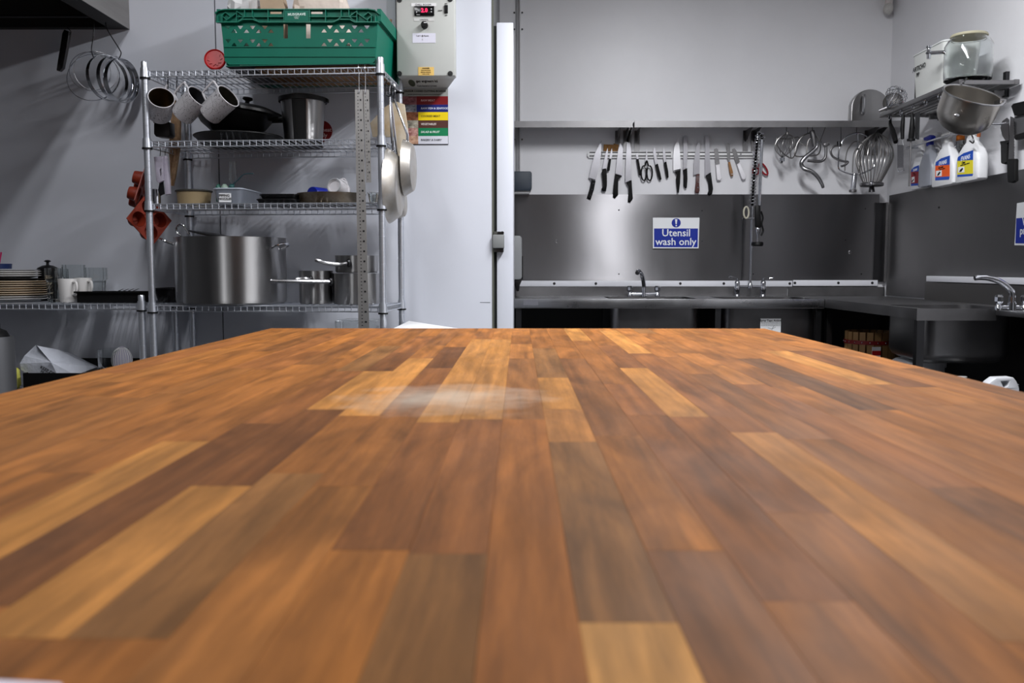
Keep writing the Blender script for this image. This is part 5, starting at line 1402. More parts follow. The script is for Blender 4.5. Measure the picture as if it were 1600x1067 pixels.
knife('chef knife with a riveted dark red wooden handle', [(1093, 219), (1093.5, 240), (1093, 271), (1083.5, 273.5), (1084, 255), (1086, 240), (1088.5, 228)], [(1088, 272.5), (1093.5, 271.5), (1093, 285), (1093.5, 298), (1092, 301.5), (1087, 301.5), (1086, 298), (1087.5, 285)], WOODH, rivets=((1090.8, 276), (1090.8, 284.5), (1090.5, 293)))
knife('long bread knife with a curved black handle', [(1102.5, 213), (1105, 211), (1108, 214), (1109, 240), (1110.5, 268), (1101.5, 276.5), (1101.5, 245)], [(1103, 274), (1111, 269), (1112.5, 280), (1114.5, 295), (1113, 303), (1108.5, 305.5), (1106, 303), (1108, 298), (1107, 285)])
WPH = mat('white_handle', (232, 230, 234), 0.4)
knife('upright palette knife with a white handle', [(1116, 233), (1119, 231.5), (1122, 233), (1124.5, 256), (1118, 257)], [(1118.5, 257.5), (1124.5, 256.5), (1127.5, 280), (1125.5, 282), (1121, 282), (1120, 278)], WPH, bm=STEELD, nm='palette_knife')
knife('small palette knife with a wooden handle', [(1135, 224.5), (1138, 223.5), (1140.5, 226), (1141, 240), (1141, 249), (1138.5, 252), (1136.5, 248), (1136, 240)], [(1138, 253.5), (1141, 252.5), (1145.5, 268), (1146, 274.5), (1142.5, 275.5), (1140.5, 270)], OAKH, bm=STEELD, nm='palette_knife', rivets=((1143.8, 272),))
knife('leaning palette knife with a white handle', [(1144, 233), (1147.5, 231.5), (1150.5, 235), (1156, 253), (1151, 256.5), (1146, 243)], [(1151.5, 257), (1156, 254), (1165.5, 275), (1165.5, 279.5), (1162, 281.5), (1159, 279)], WPH, bm=STEELD, nm='palette_knife')
# scissors
def scissors(cx, y0, yp, y1, lb, m_, spread=4.5, Y=YK):
    g = root('scissors', lb, 'scissors', at(cx, y1, Y))
    part('blade', MB().slab([(cx - .6, y0), (cx + 1.6, yp - 4), (cx + 3, yp), (cx - 1, yp)], Y, 0.003), BLADE, g)
    part('blade', MB().slab([(cx + .4, y0 + 1), (cx + 1.4, yp), (cx - 2.6, yp), (cx - 1.8, yp - 6)], Y - .003, 0.003), BLADE, g)
    for s_ in (-1, 1):
        pts = [at(cx + s_ * .5, yp - 1, Y - .003)] + [at(cx + s_ * (spread + 4.2 * math.sin(t)), yp + (y1 - yp) * .62 - (y1 - yp) * .40 * math.cos(t), Y - .004) for t in [R(-20 + 26 * i) for i in range(14)]]
        part('handle', MB().tube(pts, 0.0042, 7), m_, g)
    p = at(cx, yp - 1, Y - .006)
    part('pivot', MB().cyl(p, p + Vector((0, .006, 0)), 0.005, seg=10), DKSTEEL, g)
scissors(1010.5, 233.5, 252.5, 281.5, 'kitchen scissors with black loop handles', KN)
g = root('scissors', 'red and black handled scissors hung behind the spray tap', 'scissors', at(1190, 273, YB - .02))
part('handle', MB().tube([at(1193 + 7 * math.cos(t) * .9 + 2.2 * math.sin(t), 264 + 8.5 * math.sin(t) + 4 * math.cos(t), YB - .02) for t in [2 * math.pi * i / 14 for i in range(14)]], 0.005, 7, True), mat('red_grip', (150, 24, 36), 0.45), g)
part('handle', MB().tube([at(1181 + 5 * math.cos(t), 267 + 5.5 * math.sin(t), YB - .02) for t in [2 * math.pi * i / 14 for i in range(14)]], 0.005, 7, True), mat('red_grip', 0), g)
part('blade', MB().slab([(1184, 260), (1187, 262), (1178, 236), (1175, 238)], YB - .016, .003), BLADE, g)
solo('cork_block', MB().slab([(943.5, 225.5), (959, 226), (959, 224), (967, 226), (966, 236), (961, 238.5), (943, 235.5)], YM + .001, 0.0125), mat('cork_brown', (130, 92, 48), 0.8, var=0.4, vs=60), 'brown cork block wedged behind the knives', 'block')
# ================================================================== sign
def sign(Y, pix, name_lb):
    pass
YG = YB - 0.021
g = root('utensil_sign', 'white and blue utensil wash only sign on the splashback', 'sign', at(1056, 388, YG))
part('board', MB().slab([(1020, 340), (1093, 340), (1091.5, 388), (1020, 388)], YG, 0.002), WHITESIGN, g)
part('blue_panel', MB().slab([(1022, 357), (1090.7, 357), (1090, 386.3), (1022, 386)], YG - .0008, 0.001), BLUEP, g)
p = at(1056.5, 348.2, YG)
ic = part('symbol', MB().lathe([(0, .001), (.0255, .001), (.0255, 0), (0, 0)], axisM(p, (0, -1, 0)), 28), BLUEP, g)
part('exclamation', MB().slab([(1054.6, 342.5), (1058.4, 342.5), (1057.4, 350.2), (1055.6, 350.2)], YG - .0018, .0008).lathe([(0, .0018), (.0042, .0018), (.0042, .001), (0, .001)], axisM(at(1056.5, 352.6, YG), (0, -1, 0)), 12), WHITESIGN, ic)
part('print', MB().text('Utensil', 0.057, wall_text(at(1056.5, 364.2, YG - .0014)), bold=0.012).text('wash only', 0.057, wall_text(at(1056, 378, YG - .0014)), bold=0.012), WHITESIGN, g)
# ================================================================== towel box and soap dispenser
g = root('towel_dispenser', 'dark blue grey box dispenser on the back wall next to the door', 'dispenser', at(814, 300, 4.95))
part('cover', MB().slab([(790, 267.5), (829, 267.5), (831, 270), (831, 293), (829, 298), (790, 298)], 4.98, 0.115), mat('slate_plastic', (44, 54, 66), 0.5), g, bev=0.004)
part('base', MB().slab([(790, 297.5), (828, 297.5), (827, 302), (790, 302)], 5.0, 0.097), WHITEP, g)
g = root('soap_dispenser', 'grey soap dispenser with a black nozzle above the sink', 'dispenser', at(806, 455, 5.0))
part('body', MB().slab([(790, 368), (812, 368), (815.5, 371), (815.5, 434), (812, 437), (790, 437)], 4.96, 0.11), mat('dispenser_grey', (150, 152, 154), 0.45), g, bev=0.006)
part('back_plate', MB().slab([(790, 400), (817, 400), (817, 436), (790, 436)], 5.0715, 0.016), BLACKP, g)
part('nozzle', MB().slab([(798, 437.5), (815.5, 437.5), (812, 446), (811, 455), (807.5, 455), (804, 446)], 4.97, 0.05), BLACKP, g, bev=0.003)
# ================================================================== mixer tap on the back sink
YT = YB - 0.12
def knob_tap(g, p, r=0.017, h=0.05):
    part('valve', MB().lathe([(0, 0), (.014, 0), (.014, .012), (.009, .02), (.009, .028), (0, .028)], Matrix.Translation(p), 16), CHROME, g)
    k = part('tap_head', MB().lathe([(0, .026), (r * .7, .026), (r, .034), (r, .050), (r * .7, .058), (0, .059)], Matrix.Translation(p), 8), CHROME, g, ang=20)
    return k
g = root('mixer_tap', 'chrome mixer tap in the middle of the back sink', 'tap', at(1003, 466, YT))
zt = ZK
xm = [at(x, 466, YT).x for x in (984, 1005.5, 1027)]
for x in (xm[0], xm[2]):
    knob_tap(g, Vector((x, YT, zt)))
part('bridge', MB().cyl((xm[0], YT, zt + .014), (xm[2], YT, zt + .014), .009, seg=12), CHROME, g)
part('base', MB().cyl((xm[1], YT, zt), (xm[1], YT, zt + .035), .014, .011, seg=14), CHROME, g)
part('spout', MB().tube(curve([Vector((xm[1], YT, zt + .03)), at(1006, 445, YT - .0), at(1003.5, 432, YT - .02), at(1000, 425.5, YT - .06), at(997, 424, YT - .10), at(995.5, 427, YT - .115)], 6), [.0115] * 31, 12), CHROME, g)
# ================================================================== pre-rinse spray tap
YP = YB - 0.10
g = root('spray_tap', 'tall chrome pre-rinse spray tap with a coiled spring hose', 'tap', at(1172, 466, YP))
for x in (1151.5, 1192):
    b0_ = at(x, 466, YP); b0_.z = ZK
    part('valve_body', MB().lathe([(0, 0), (.017, 0), (.013, .008), (.013, .02), (.016, .026), (.016, .05), (.013, .058), (.015, .07), (.013, .082), (.005, .09), (.004, .1), (0, .1)], Matrix.Translation(b0_), 14), CHROME, g)
    s_ = 1 if x > 1170 else -1
    hp_ = b0_ + Vector((0, 0, .098))
    part('lever', MB().tube(curve([hp_, hp_ + Vector((s_ * .02, -.01, .008)), hp_ + Vector((s_ * .045, -.02, .013)), hp_ + Vector((s_ * .05, -.02, .006)), hp_ + Vector((s_ * .03, -.015, .003))], 4), .002, 6), CHROME, g)
zr = ZK + .055
xa0, xa1, xam = at(1151.5, 450, YP).x, at(1192, 450, YP).x, at(1172, 450, YP).x
part('bridge', MB().cyl((xa0, YP, zr), (xa1, YP, zr), .006, seg=10), CHROME, g)
part('riser_base', MB().lathe([(0, -.01), (.014, -.01), (.014, .008), (.009, .02), (0, .02)], Matrix.Translation((xam, YP, zr)), 14), CHROME, g)
top_r = at(1175.5, 322, YP)
part('riser', MB().cyl((xam, YP, zr), top_r, .008, seg=12), CHROME, g)
hose = curve([top_r, at(1176.5, 300, YP - .02), at(1179, 265, YP - .05), at(1182, 235, YP - .08), at(1183.5, 217, YP - .10), at(1186, 210, YP - .12), at(1189.5, 211, YP - .14), at(1190.5, 220, YP - .15)], 12)
part('hose', MB().tube(hose, .0065, 8), BLACKP, g)
sp = []
Lh = [0]
for a, b in zip(hose[:-1], hose[1:]): Lh.append(Lh[-1] + (b - a).length)
turns = 26
ns = turns * 10
for i in range(ns + 1):
    s_ = Lh[-1] * i / ns
    k = max(j for j in range(len(Lh)) if Lh[j] <= s_ + 1e-9); k = min(k, len(hose) - 2)
    t = (s_ - Lh[k]) / max(1e-9, Lh[k + 1] - Lh[k]); p = hose[k].lerp(hose[k + 1], t)
    tn = (hose[k + 1] - hose[k]).normalized(); u1 = tn.cross(Vector((0, 1, 0.2))).normalized(); u2 = tn.cross(u1)
    a = 2 * math.pi * turns * i / ns
    sp.append(p + (u1 * math.cos(a) + u2 * math.sin(a)) * .0155)
part('spring', MB().tube(sp, .0022, 5), CHROME, g)
part('hose_end', MB().tube(curve([at(1190.5, 218, YP - .15), at(1189.5, 245, YP - .15), at(1187.5, 290, YP - .15), at(1186.5, 322, YP - .15)], 4), .0085, 10), CHROME, g)
gr = part('spray_grip', MB().slab([(1181, 321), (1188.5, 320), (1189.5, 342), (1190, 355), (1187, 357), (1181, 355), (1180.5, 335)], YP - .165, .03), BLACKP, g, bev=0.006)
part('trigger', MB().tube(curve([at(1189, 330, YP - .15), at(1192, 340, YP - .15), at(1190, 350, YP - .15), at(1192.5, 360, YP - .15), at(1189, 368, YP - .15)], 4), .005, 8), BLACKP, gr)
p = at(1184, 362, YP - .15)
part('spray_neck', MB().lathe([(0, .03), (.009, .03), (.014, .015), (.013, 0), (.006, -.02), (.006, -.06), (0, -.06)], Matrix.Translation(p), 14), CHROME, g)
p = at(1183.5, 381, YP - .15)
part('spray_head', MB().lathe([(0, .01), (.028, .01), (.031, .006), (.031, -.008), (.026, -.012), (0, -.012)], Matrix.Translation(p), 20), BLACKP, g)
part('wall_bracket', MB().cyl(at(1160, 341, YP - .01), at(1183, 341, YP - .01), .005, seg=8), CHROME, g)
part('bracket_wheel', MB().tube([at(1166 + 4 * math.cos(t), 332 + 9 * math.sin(t), YP - .03) for t in [2 * math.pi * i / 14 for i in range(14)]], .005, 7, True), mat('cream_plastic', (190, 186, 168), 0.5), g)
# ================================================================== tools hanging under the steel shelf
YU = 4.96
def hook2(px, py0, px1, py1, lb):
    zt_ = z1_ - 0.0025
    a = at(px, py0, YU); a.z = z0_ + .03
    b = at(px1, py1, YU)
    solo('wire_hook', MB().tube([a + Vector((0, .004, 0)), a.lerp(b, .5), b, b + Vector((.006, 0, -.004)), b + Vector((.009, 0, .004))], .0017, 6), DKSTEEL, lb, 'hook')
hook2(1229, 195, 1229, 206, 'hook carrying the small wire whisk')
hook2(1262, 195, 1262, 208, 'hook carrying the small flat beater')
hook2(1269.5, 195, 1269.5, 206, 'hook carrying the big dough hook')
hook2(1292, 197, 1281, 222, 'slanted hook reaching down behind the big dough hook')
hook2(1314, 198, 1314, 222, 'hook carrying the small dough hook')
hook2(1338.5, 195, 1338.5, 210, 'hook carrying the large flat beater')
hook2(1371, 195, 1371, 208, 'hook carrying the large balloon whisk')
HW = mat('hanging_wire_steel', (150, 148, 146), 0.28, 1.0)
def pt(px, py, d=0.0): return at(px, py, YU + d)
# small whisk
g = root('mixer_whisk', 'small wire mixer whisk hanging upside down under the shelf', 'whisk', pt(1222, 254))
top, bot = pt(1230, 208), pt(1222, 251)
ax = bot - top
for k in range(9):
    a = math.pi * k / 9
    w = Vector((math.cos(a), math.sin(a), 0)) * .052
    pts = [bot + Vector((0, 0, .012)), top + ax * .6 + w * .9, top + ax * .35 + w, top + ax * .12 + w * .6, top + ax * .04, top + ax * .12 - w * .6, top + ax * .35 - w, top + ax * .6 - w * .9, bot + Vector((0, 0, .012))]
    part('wire', MB().tube(curve(pts, 3), .0013, 5), HW, g)
part('hub', MB().cyl(bot + Vector((0, 0, .016)), bot - Vector((0, 0, .004)), .014, seg=14), CHROME, g)
part('shaft', MB().cyl(bot, pt(1221, 255), .006, seg=10), DKSTEEL, g)
part('top_ring', MB().cyl(top - Vector((0, 0, .01)), top + Vector((0, 0, .004)), .009, seg=12), HW, g)
# small flat beater (frame), beside it
g = root('mixer_beater', 'small triangular wire beater hanging behind the small whisk', 'beater', pt(1232, 248, .03))
d = .035
part('frame', MB().tube(curve([pt(1214, 216, d), pt(1232, 217, d), pt(1249, 215, d), pt(1246, 232, d), pt(1241, 244, d), pt(1235, 247, d), pt(1222, 238, d), pt(1214, 226, d), pt(1214, 216, d)], 4), .0032, 7), HW, g)
part('spoke', MB().cyl(pt(1231, 217, d), pt(1236, 247, d), .003, seg=7), HW, g)
g = root('mixer_beater', 'small flat wire beater hanging left of the big dough hook', 'beater', pt(1262, 246, .03))
d = .03
part('frame', MB().tube(curve([pt(1263, 208, d), pt(1253, 214, d), pt(1245, 226, d), pt(1242, 243, d), pt(1260, 244, d), pt(1277, 242, d), pt(1282, 232, d), pt(1279, 219, d), pt(1272, 210, d), pt(1263, 208, d)], 4), .0036, 7), HW, g)
part('spoke', MB().tube(curve([pt(1270, 212, d), pt(1262, 222, d), pt(1260, 243, d)], 4), .003, 7), HW, g)
part('spoke', MB().cyl(pt(1247, 221, d), pt(1261, 229, d), .003, seg=7), HW, g)
# big dough hook
g = root('dough_hook', 'big spiral dough hook hanging in the middle of the tools', 'dough hook', pt(1275, 293))
part('hook', MB().tube(curve([pt(1275, 222), pt(1276, 230), pt(1268, 238), pt(1258, 246), pt(1252, 255), pt(1256, 263, -.02), pt(1268, 268, -.03), pt(1278, 277, -.03), pt(1284, 287, -.02), pt(1286, 293, -.01)], 6), [.008 + .004 * math.sin(math.pi * i / 54) for i in range(55)], 10), STEEL, g)
part('shank', MB().tube([pt(1268.5, 204), pt(1270.5, 212), pt(1273, 229)], [.013, .0145, .013], 14), STEELD, g)
part('arm', MB().tube(curve([pt(1262, 251), pt(1275, 252), pt(1285, 251), pt(1290, 244), pt(1290.5, 230), pt(1291, 226)], 5), .0078, 10), STEELD, g)
part('end_fitting', MB().box(pt(1291, 226), (.03, .022, .02), Matrix.Rotation(R(-25), 4, 'Y')), STEELD, g, bev=0.003)
# small dough hook
g = root('dough_hook', 'small dough hook hanging right of the big dough hook', 'dough hook', pt(1310, 262))
part('hook', MB().tube(curve([pt(1312, 227), pt(1303, 229), pt(1298, 235), pt(1300, 243), pt(1308, 249), pt(1318, 252), pt(1325, 253), pt(1320, 258), pt(1314, 260)], 5), .006, 9), STEELD, g)
part('fitting', MB().cyl(pt(1311, 221), pt(1311, 229), .012, seg=12), DKSTEEL, g)
# large flat beater
g = root('mixer_beater', 'large open flat beater hanging beside the balloon whisk', 'beater', pt(1332, 300))
part('frame', MB().tube(curve([pt(1333, 273), pt(1312, 265), pt(1310, 252), pt(1312, 230), pt(1322, 214), pt(1340, 208), pt(1354, 213), pt(1364, 227), pt(1367, 245), pt(1365, 261), pt(1352, 269), pt(1337, 273)], 5), .0045, 8), CHROME, g)
part('rib', MB().tube(curve([pt(1320, 267), pt(1321, 250), pt(1325, 233), pt(1337, 221), pt(1352, 228), pt(1356, 240)], 5), .0035, 7), HW, g)
part('rib', MB().tube(curve([pt(1332, 270), pt(1333, 247), pt(1336, 236), pt(1341, 232), pt(1344, 246), pt(1343, 268)], 5), .0035, 7), HW, g)
part('spine', MB().cyl(pt(1340, 208), pt(1340, 234), .0038, seg=8), CHROME, g)
part('shank', MB().tube([pt(1335, 271), pt(1335, 276), pt(1332.5, 297)], [.012, .0145, .0145], 16), CHROME, g)
part('collar', MB().cyl(pt(1332.5, 296.5), pt(1332.4, 300), .020, seg=16), STEELD, g)
# balloon whisk
g = root('balloon_whisk', 'large balloon whisk for a mixer hanging in the corner', 'whisk', pt(1362, 300))
cw = pt(1362, 287); tw_ = pt(1370, 208)
for k in range(14):
    a = math.pi * k / 14
    w = Vector((math.cos(a), math.sin(a) * .8, 0)) * .1
    ax = tw_ - cw
    pts = [cw + w * .45, cw + ax * .28 + w * .8, cw + ax * .55 + w, cw + ax * .82 + w * .72, cw + ax + Vector((0, 0, 0)), cw + ax * .82 - w * .72, cw + ax * .55 - w, cw + ax * .28 - w * .8, cw - w * .45]
    part('wire', MB().tube(curve(pts, 4), .0021, 5), HW, g)
part('plate', MB().lathe([(0, .008), (.058, .008), (.062, .004), (.062, -.008), (.056, -.012), (0, -.012)], Matrix.Translation(pt(1362, 288)), 28), STEELD, g)
part('boss', MB().ball(pt(1361, 287, -.05), .012, 12, 8), CHROME, g)
part('shank', MB().cyl(pt(1362, 290), pt(1362, 300), .012, .017, seg=14), DKSTEEL, g)
# ================================================================== slatted rack on the right wall
XRK = 1.80
zk = onX(1400, 166, XRK).z
yk0, yk1 = 3.755, 4.57
g = root('slatted_rack', 'steel slatted wall rack on the right wall', 'rack', (1.93, 4.1, zk - .02))
part('frame_bar', MB().bx(XRK, XRK + .022, yk0, yk1, zk - .022, zk), STEELD, g, bev=.003)
part('frame_bar', MB().bx(XR - .04, XR - .018, yk0, yk1, zk - .022, zk), STEELD, g, bev=.003)
for y in (yk0, yk1 - .02):
    part('cross_bar', MB().bx(XRK + .022, XR - .04, y, y + .02, zk - .02, zk - .004), STEELD, g)
for i in range(6):
    x = XRK + .04 + i * .031
    part('slat', MB().cyl((x, yk0 + .02, zk - .006), (x, yk1 - .02, zk - .006), .006, seg=8), STEELD, g)
for y in (3.88, yk1 - .1):
    part('bracket', MB().bx(XR - .016, XR - .001, y - .012, y + .012, zk - .05, zk + .055), DKSTEEL, g)
    part('bracket_arm', MB().bx(XR - .06, XR - .016, y - .008, y + .008, zk - .045, zk - .0225), STEELD, g)
for i in range(5):
    y = yk1 - .1 - i * .13
    part('hanging_ring', MB().tube([Vector((XRK + .011, y, zk - .034)) + Vector((0, math.cos(t), math.sin(t))) * .014 for t in [2 * math.pi * k / 12 for k in range(12)]], .0018, 6, True), CHROME, g)
def rk(px, py, X): return onX(px, py, X)
# steel lid / tray leaning in the corner on the wall shelf
Yl = 4.93
g = root('steel_cover', 'round topped steel cover with a bar handle standing on the wall shelf', 'cover', at(1360, 184, Yl))
cpx, cpy, rp = 1361, 170, 31
ol = [(cpx + rp * math.cos(R(a)), cpy - rp * math.sin(R(a))) for a in range(0, 181, 12)]
zsh = z1_
mb = MB(); P = [at(a, b, Yl) for a, b in ol]
P[0].z = P[-1].z = zsh; 
low = [Vector((P[-1].x, Yl, zsh)), Vector((P[0].x, Yl, zsh))]
P = P[1:-1]
ring0 = [low[1]] + P + [low[0]]
n_ = len(ring0)
mb.add(ring0 + [p + Vector((0, .05, 0)) for p in ring0], [tuple(range(n_)), tuple(range(2 * n_ - 1, n_ - 1, -1))] + [(i, i + n_, (i + 1) % n_ + n_, (i + 1) % n_) for i in range(n_)])
part('dome', mb, POTS, g, bev=.008)
part('handle', MB().tube(curve([at(1350.5, 150, Yl + .0), at(1350.5, 150, Yl - .025), at(1350, 165, Yl - .03), at(1349, 176, Yl - .025), at(1349, 177, Yl + .0)], 4), .008, 8), STEEL, g)
# whisk lying on the rack
g = root('hand_whisk', 'wire hand whisk lying at the far end of the rack', 'whisk', rk(1395, 165, 1.9))
wb = at(1386, 168, 4.46); wt = at(1407, 141, 4.34)
ax = wt - wb; s1 = ax.cross(Vector((0, 0, 1))).normalized(); s2 = ax.cross(s1).normalized()
for k in range(8):
    a = math.pi * k / 8; w = (s1 * math.cos(a) + s2 * math.sin(a)) * .05
    part('wire', MB().tube(curve([wb, wb + ax * .4 + w * .6, wb + ax * .75 + w, wt, wb + ax * .75 - w, wb + ax * .4 - w * .6, wb], 4), .0016, 5), CHROME, g)
part('handle', MB().cyl(wb, wb - ax.normalized() * .02 - Vector((.03, 0, .004)), .008, seg=10), STEEL, g)
c = Vector((1.86, 4.555, zk + .001))
g = root('round_grater', 'round perforated steel skimmer leaning by the whisk', 'skimmer', c)
Mg = axisM(c + Vector((0, 0, .05)), Vector((-.5, -1, .1)))
part('disc', MB().lathe([(0, .012), (.025, .010), (.044, .003), (.048, 0), (.044, -.001), (0, .008)], Mg, 32), mat('skimmer_steel', (96, 94, 92), 0.5, 0.9), g)
part('handle', MB().tube(curve([Mg @ Vector((0, 0, .012)), Mg @ Vector((-.02, -.03, .03)), Mg @ Vector((-.04, -.055, .035))], 4), .004, 8), CHROME, g)
# bottle
yb_ = 4.42
cbt = Vector((1.90, 4.32, zk + .001))
g = root('dark_bottle', 'dark glass bottle behind the white tub on the rack', 'bottle', cbt)
hbt = onX(1422, 104, 1.90).z - zk
part('body', MB().lathe([(0, 0), (.032, 0), (.034, .01), (.034, hbt * .6), (.014, hbt * .8), (.012, hbt * .95), (0, hbt * .95)], Matrix.Translation(cbt), 24), mat('smoked_glass', (46, 42, 40), 0.15, spec=0.6), g)
part('cap', MB().lathe([(0, hbt * .93), (.015, hbt * .93), (.015, hbt), (0, hbt)], Matrix.Translation(cbt), 16), BLACKP, g)
# white tub with handwriting
g = root('storage_tub', 'translucent white tub with handwriting on the wall rack', 'container', (1.93, 4.1, zk))
xt0, xt1 = 1.82, 1.99
A1 = onX(1425, 100, xt0).y; B1 = onX(1489, 100, xt0).y
yt0, yt1 = 3.945, A1
ht = onX(1426, 89, xt0).z - zk
lo = rounded(xt0 + .012, xt1 - .012, yt0 + .012, yt1 - .012, .02, 4); hi = rounded(xt0, xt1, yt0, yt1, .025, 4)
n_ = len(lo); cx_, cy_ = (xt0 + xt1) / 2, (yt0 + yt1) / 2
ins = lambda L_: [(p[0] * .975 + cx_ * .025, p[1] * .975 + cy_ * .025) for p in L_]
vs = [(p[0], p[1], zk + .001) for p in lo] + [(p[0], p[1], zk + ht) for p in hi] + [(p[0], p[1], zk + ht) for p in ins(hi)] + [(p[0], p[1], zk + .004) for p in ins(lo)]
fs = [(q_ * n_ + i, q_ * n_ + (i + 1) % n_, (q_ + 1) * n_ + (i + 1) % n_, (q_ + 1) * n_ + i) for q_ in range(3) for i in range(n_)] + [tuple(range(n_ - 1, -1, -1)), tuple(3 * n_ + i for i in range(n_))]
part('body', MB().add(vs, fs), mat('milky_plastic', (232, 234, 230), 0.4, trans=0.3), g)
part('rim', MB().tube([(p[0], p[1], zk + ht) for p in hi], .004, 6, True), mat('milky_rim', (226, 230, 228), 0.4), g)
Mx = Matrix(((0, 0, -1, 0), (-1, 0, 0, 0), (0, 1, 0, 0), (0, 0, 0, 1)))
def rtext(px, py, X, rot=0.0):
    p = onX(px, py, X)
    return Matrix.Translation(p) @ Mx @ Matrix.Rotation(R(rot), 4, 'Z')
part('handwriting', MB().text('ARTICHO', 0.03, rtext(1436, 106, xt0 + .001), bold=.01).text('PIP', 0.026, rtext(1434, 117, xt0 + .003), bold=.01), INK, g)
# glass jar with tap
cj = at(1513, 90, 3.845)
cj.z = zk + .001
g = root('drinks_jar', 'clear glass drinks jar with a chrome tap on the wall rack', 'jar', cj)
rj = .094; hj = at(1516, 56, 3.845).z - zk
part('glass', MB().lathe([(0, 0), (rj * .8, 0), (rj * .98, .012), (rj, .04), (rj, hj * .78), (rj * .86, hj * .9), (rj * .74, hj * .93), (rj * .74, hj * .97), (rj * .71, hj * .97), (rj * .71, hj * .92), (rj * .84, hj * .88), (rj * .965, hj * .77), (rj * .965, .045), (rj * .9, .02), (0, .012)], Matrix.Translation(cj), 40), GLASS, g)
part('lid', MB().lathe([(0, hj * .965), (rj * .77, hj * .965), (rj * .78, hj * .985), (rj * .74, hj + .004), (0, hj + .006)], Matrix.Translation(cj), 32), mat('lid_straw', (206, 200, 172), 0.5, trans=0.4), g)
tp = cj + Vector((-rj * .8, .055, hj * .72))
t2 = onX(1476, 72, tp.x - .03)
dirT = Vector((-1, .35, .02)).normalized()
part('tap_stem', MB().cyl(tp, tp + dirT * .055, .008, seg=10), CHROME, g)
part('tap_body', MB().lathe([(0, -.025), (.008, -.025), (.009, -.005), (.014, 0), (.009, .006), (.007, .018), (.012, .022), (.010, .03), (0, .031)], Matrix.Translation(tp + dirT * .06), 14), CHROME, g)
# mixing bowl hung at the near end
bcn = at(1520, 150, 3.40)
axb = Vector((0.118, -0.498, 0.865)).normalized()
g = root('mixing_bowl', 'steel mixer bowl hanging tilted at the end of the wall rack', 'bowl', bcn)
rb_ = 43.5 * 3.40 / F
Mb = axisM(bcn, axb)
db = .145
prof = [(0, -db)] + [(rb_ * .97 * math.sin(R(a)) , -db * .42 - (db * .58) * math.cos(R(a))) for a in range(12, 91, 13)] + [(rb_ * .98, 0), (rb_ * 1.03, .002), (rb_ * 1.03, .006), (rb_ * .96, .004), (rb_ * .95, -db * .42)] + [(rb_ * .94 * math.sin(R(a)), -db * .42 - (db * .57) * math.cos(R(a))) for a in range(77, 0, -13)] + [(0, -db + .003)]
part('shell', MB().lathe(prof, Mb, 48), mat('bowl_steel', (160, 156, 150), 0.32, 1.0, rvar=.06, vs=10), g)
part('rim', MB().tube([Mb @ Vector((rb_ * 1.02 * math.cos(k * math.pi / 24), rb_ * 1.02 * math.sin(k * math.pi / 24), .004)) for k in range(48)], .0035, 6, True), STEEL, g)
p = Mb @ Vector((-rb_ * .2, -rb_ * .95, -db * .38))
part('lug', MB().ball(at(1495, 180, 3.335), .008, 10, 7, (1.3, .6, .8)), STEEL, g)
part('bowl_ear', MB().bx(bcn.x + rb_ * .86, bcn.x + rb_ * 1.08, bcn.y - .02, bcn.y + .02, bcn.z - .03, bcn.z - .015), STEELD, g)
solo('wire_hook', MB().tube(curve([Vector((XRK + .011, yk0 + .03, zk - .012)), Vector((XRK + .02, yk0 - .02, zk - .0)), bcn + axb * .004 + Vector((.0, rb_ * .78, rb_ * .56))], 4), .003, 6), DKSTEEL, 'hook joining the mixing bowl to the wall rack', 'hook')
# tools hanging from the rack
XH = XRK + .011
g = root('hand_grater', 'long narrow hand grater with black handle hanging from the rack', 'grater', rk(1406, 269, XH))
part('grater_plate', MB().slab([(1402, 226.5), (1411.5, 226.5), (1411.5, 262), (1402, 262)], 0, .003, X=XH), mat('grater_grey', (120, 120, 124), 0.45, 0.8, var=.3, vs=200), g)
part('end_loop', MB().tube([rk(1402, 262, XH), rk(1404, 268.5, XH - .006), rk(1412.5, 266, XH - .006), rk(1411.5, 261, XH)], .0022, 6), CHROME, g)
part('neck', MB().tube([rk(1402, 227, XH), rk(1405, 216, XH), rk(1410, 216, XH), rk(1411.5, 227, XH)], .002, 6), CHROME, g)
part('handle', MB().tube([rk(1410, 217, XH), rk(1410, 200, XH), rk(1411, 186, XH), rk(1411, 178, XH)], [.008, .010, .009, .004], 10), BLACKP, g)
g = root('spatula', 'black plastic handle hanging at the far end of the rack', 'utensil', rk(1398, 222, XH + .03))
part('handle', MB().tube([rk(1400, 222, XH + .03), rk(1395, 205, XH + .03), rk(1391, 193, XH + .03), rk(1391, 176, XH + .03)], [.012, .013, .008, .004], 10), BLACKP, g)
g = root('sharpening_steel', 'sharpening steel with a black handle hanging from the rack', 'sharpening steel', rk(1421, 290, XH))
part('rod', MB().tube([rk(1423.5, 218, XH), rk(1420.5, 291, XH)], .004, 8), STEELD, g)
part('handle', MB().tube([rk(1423.5, 218, XH), rk(1424, 212, XH), rk(1425, 200, XH), rk(1425.5, 188, XH), rk(1425, 176, XH)], [.012, .013, .012, .010, .004], 12), BLACKP, g)
part('guard', MB().cyl(rk(1423.5, 217, XH), rk(1423.4, 220, XH), .018, seg=14), BLACKP, g)
solo('black_blade_guard', MB().slab([(1430, 176), (1435, 176), (1433.5, 218), (1429, 216)], 0, .008, X=XH + .02), mat('charcoal_plastic', (40, 41, 43), 0.5), 'flat charcoal strip hanging beside the sharpening steel', 'utensil')
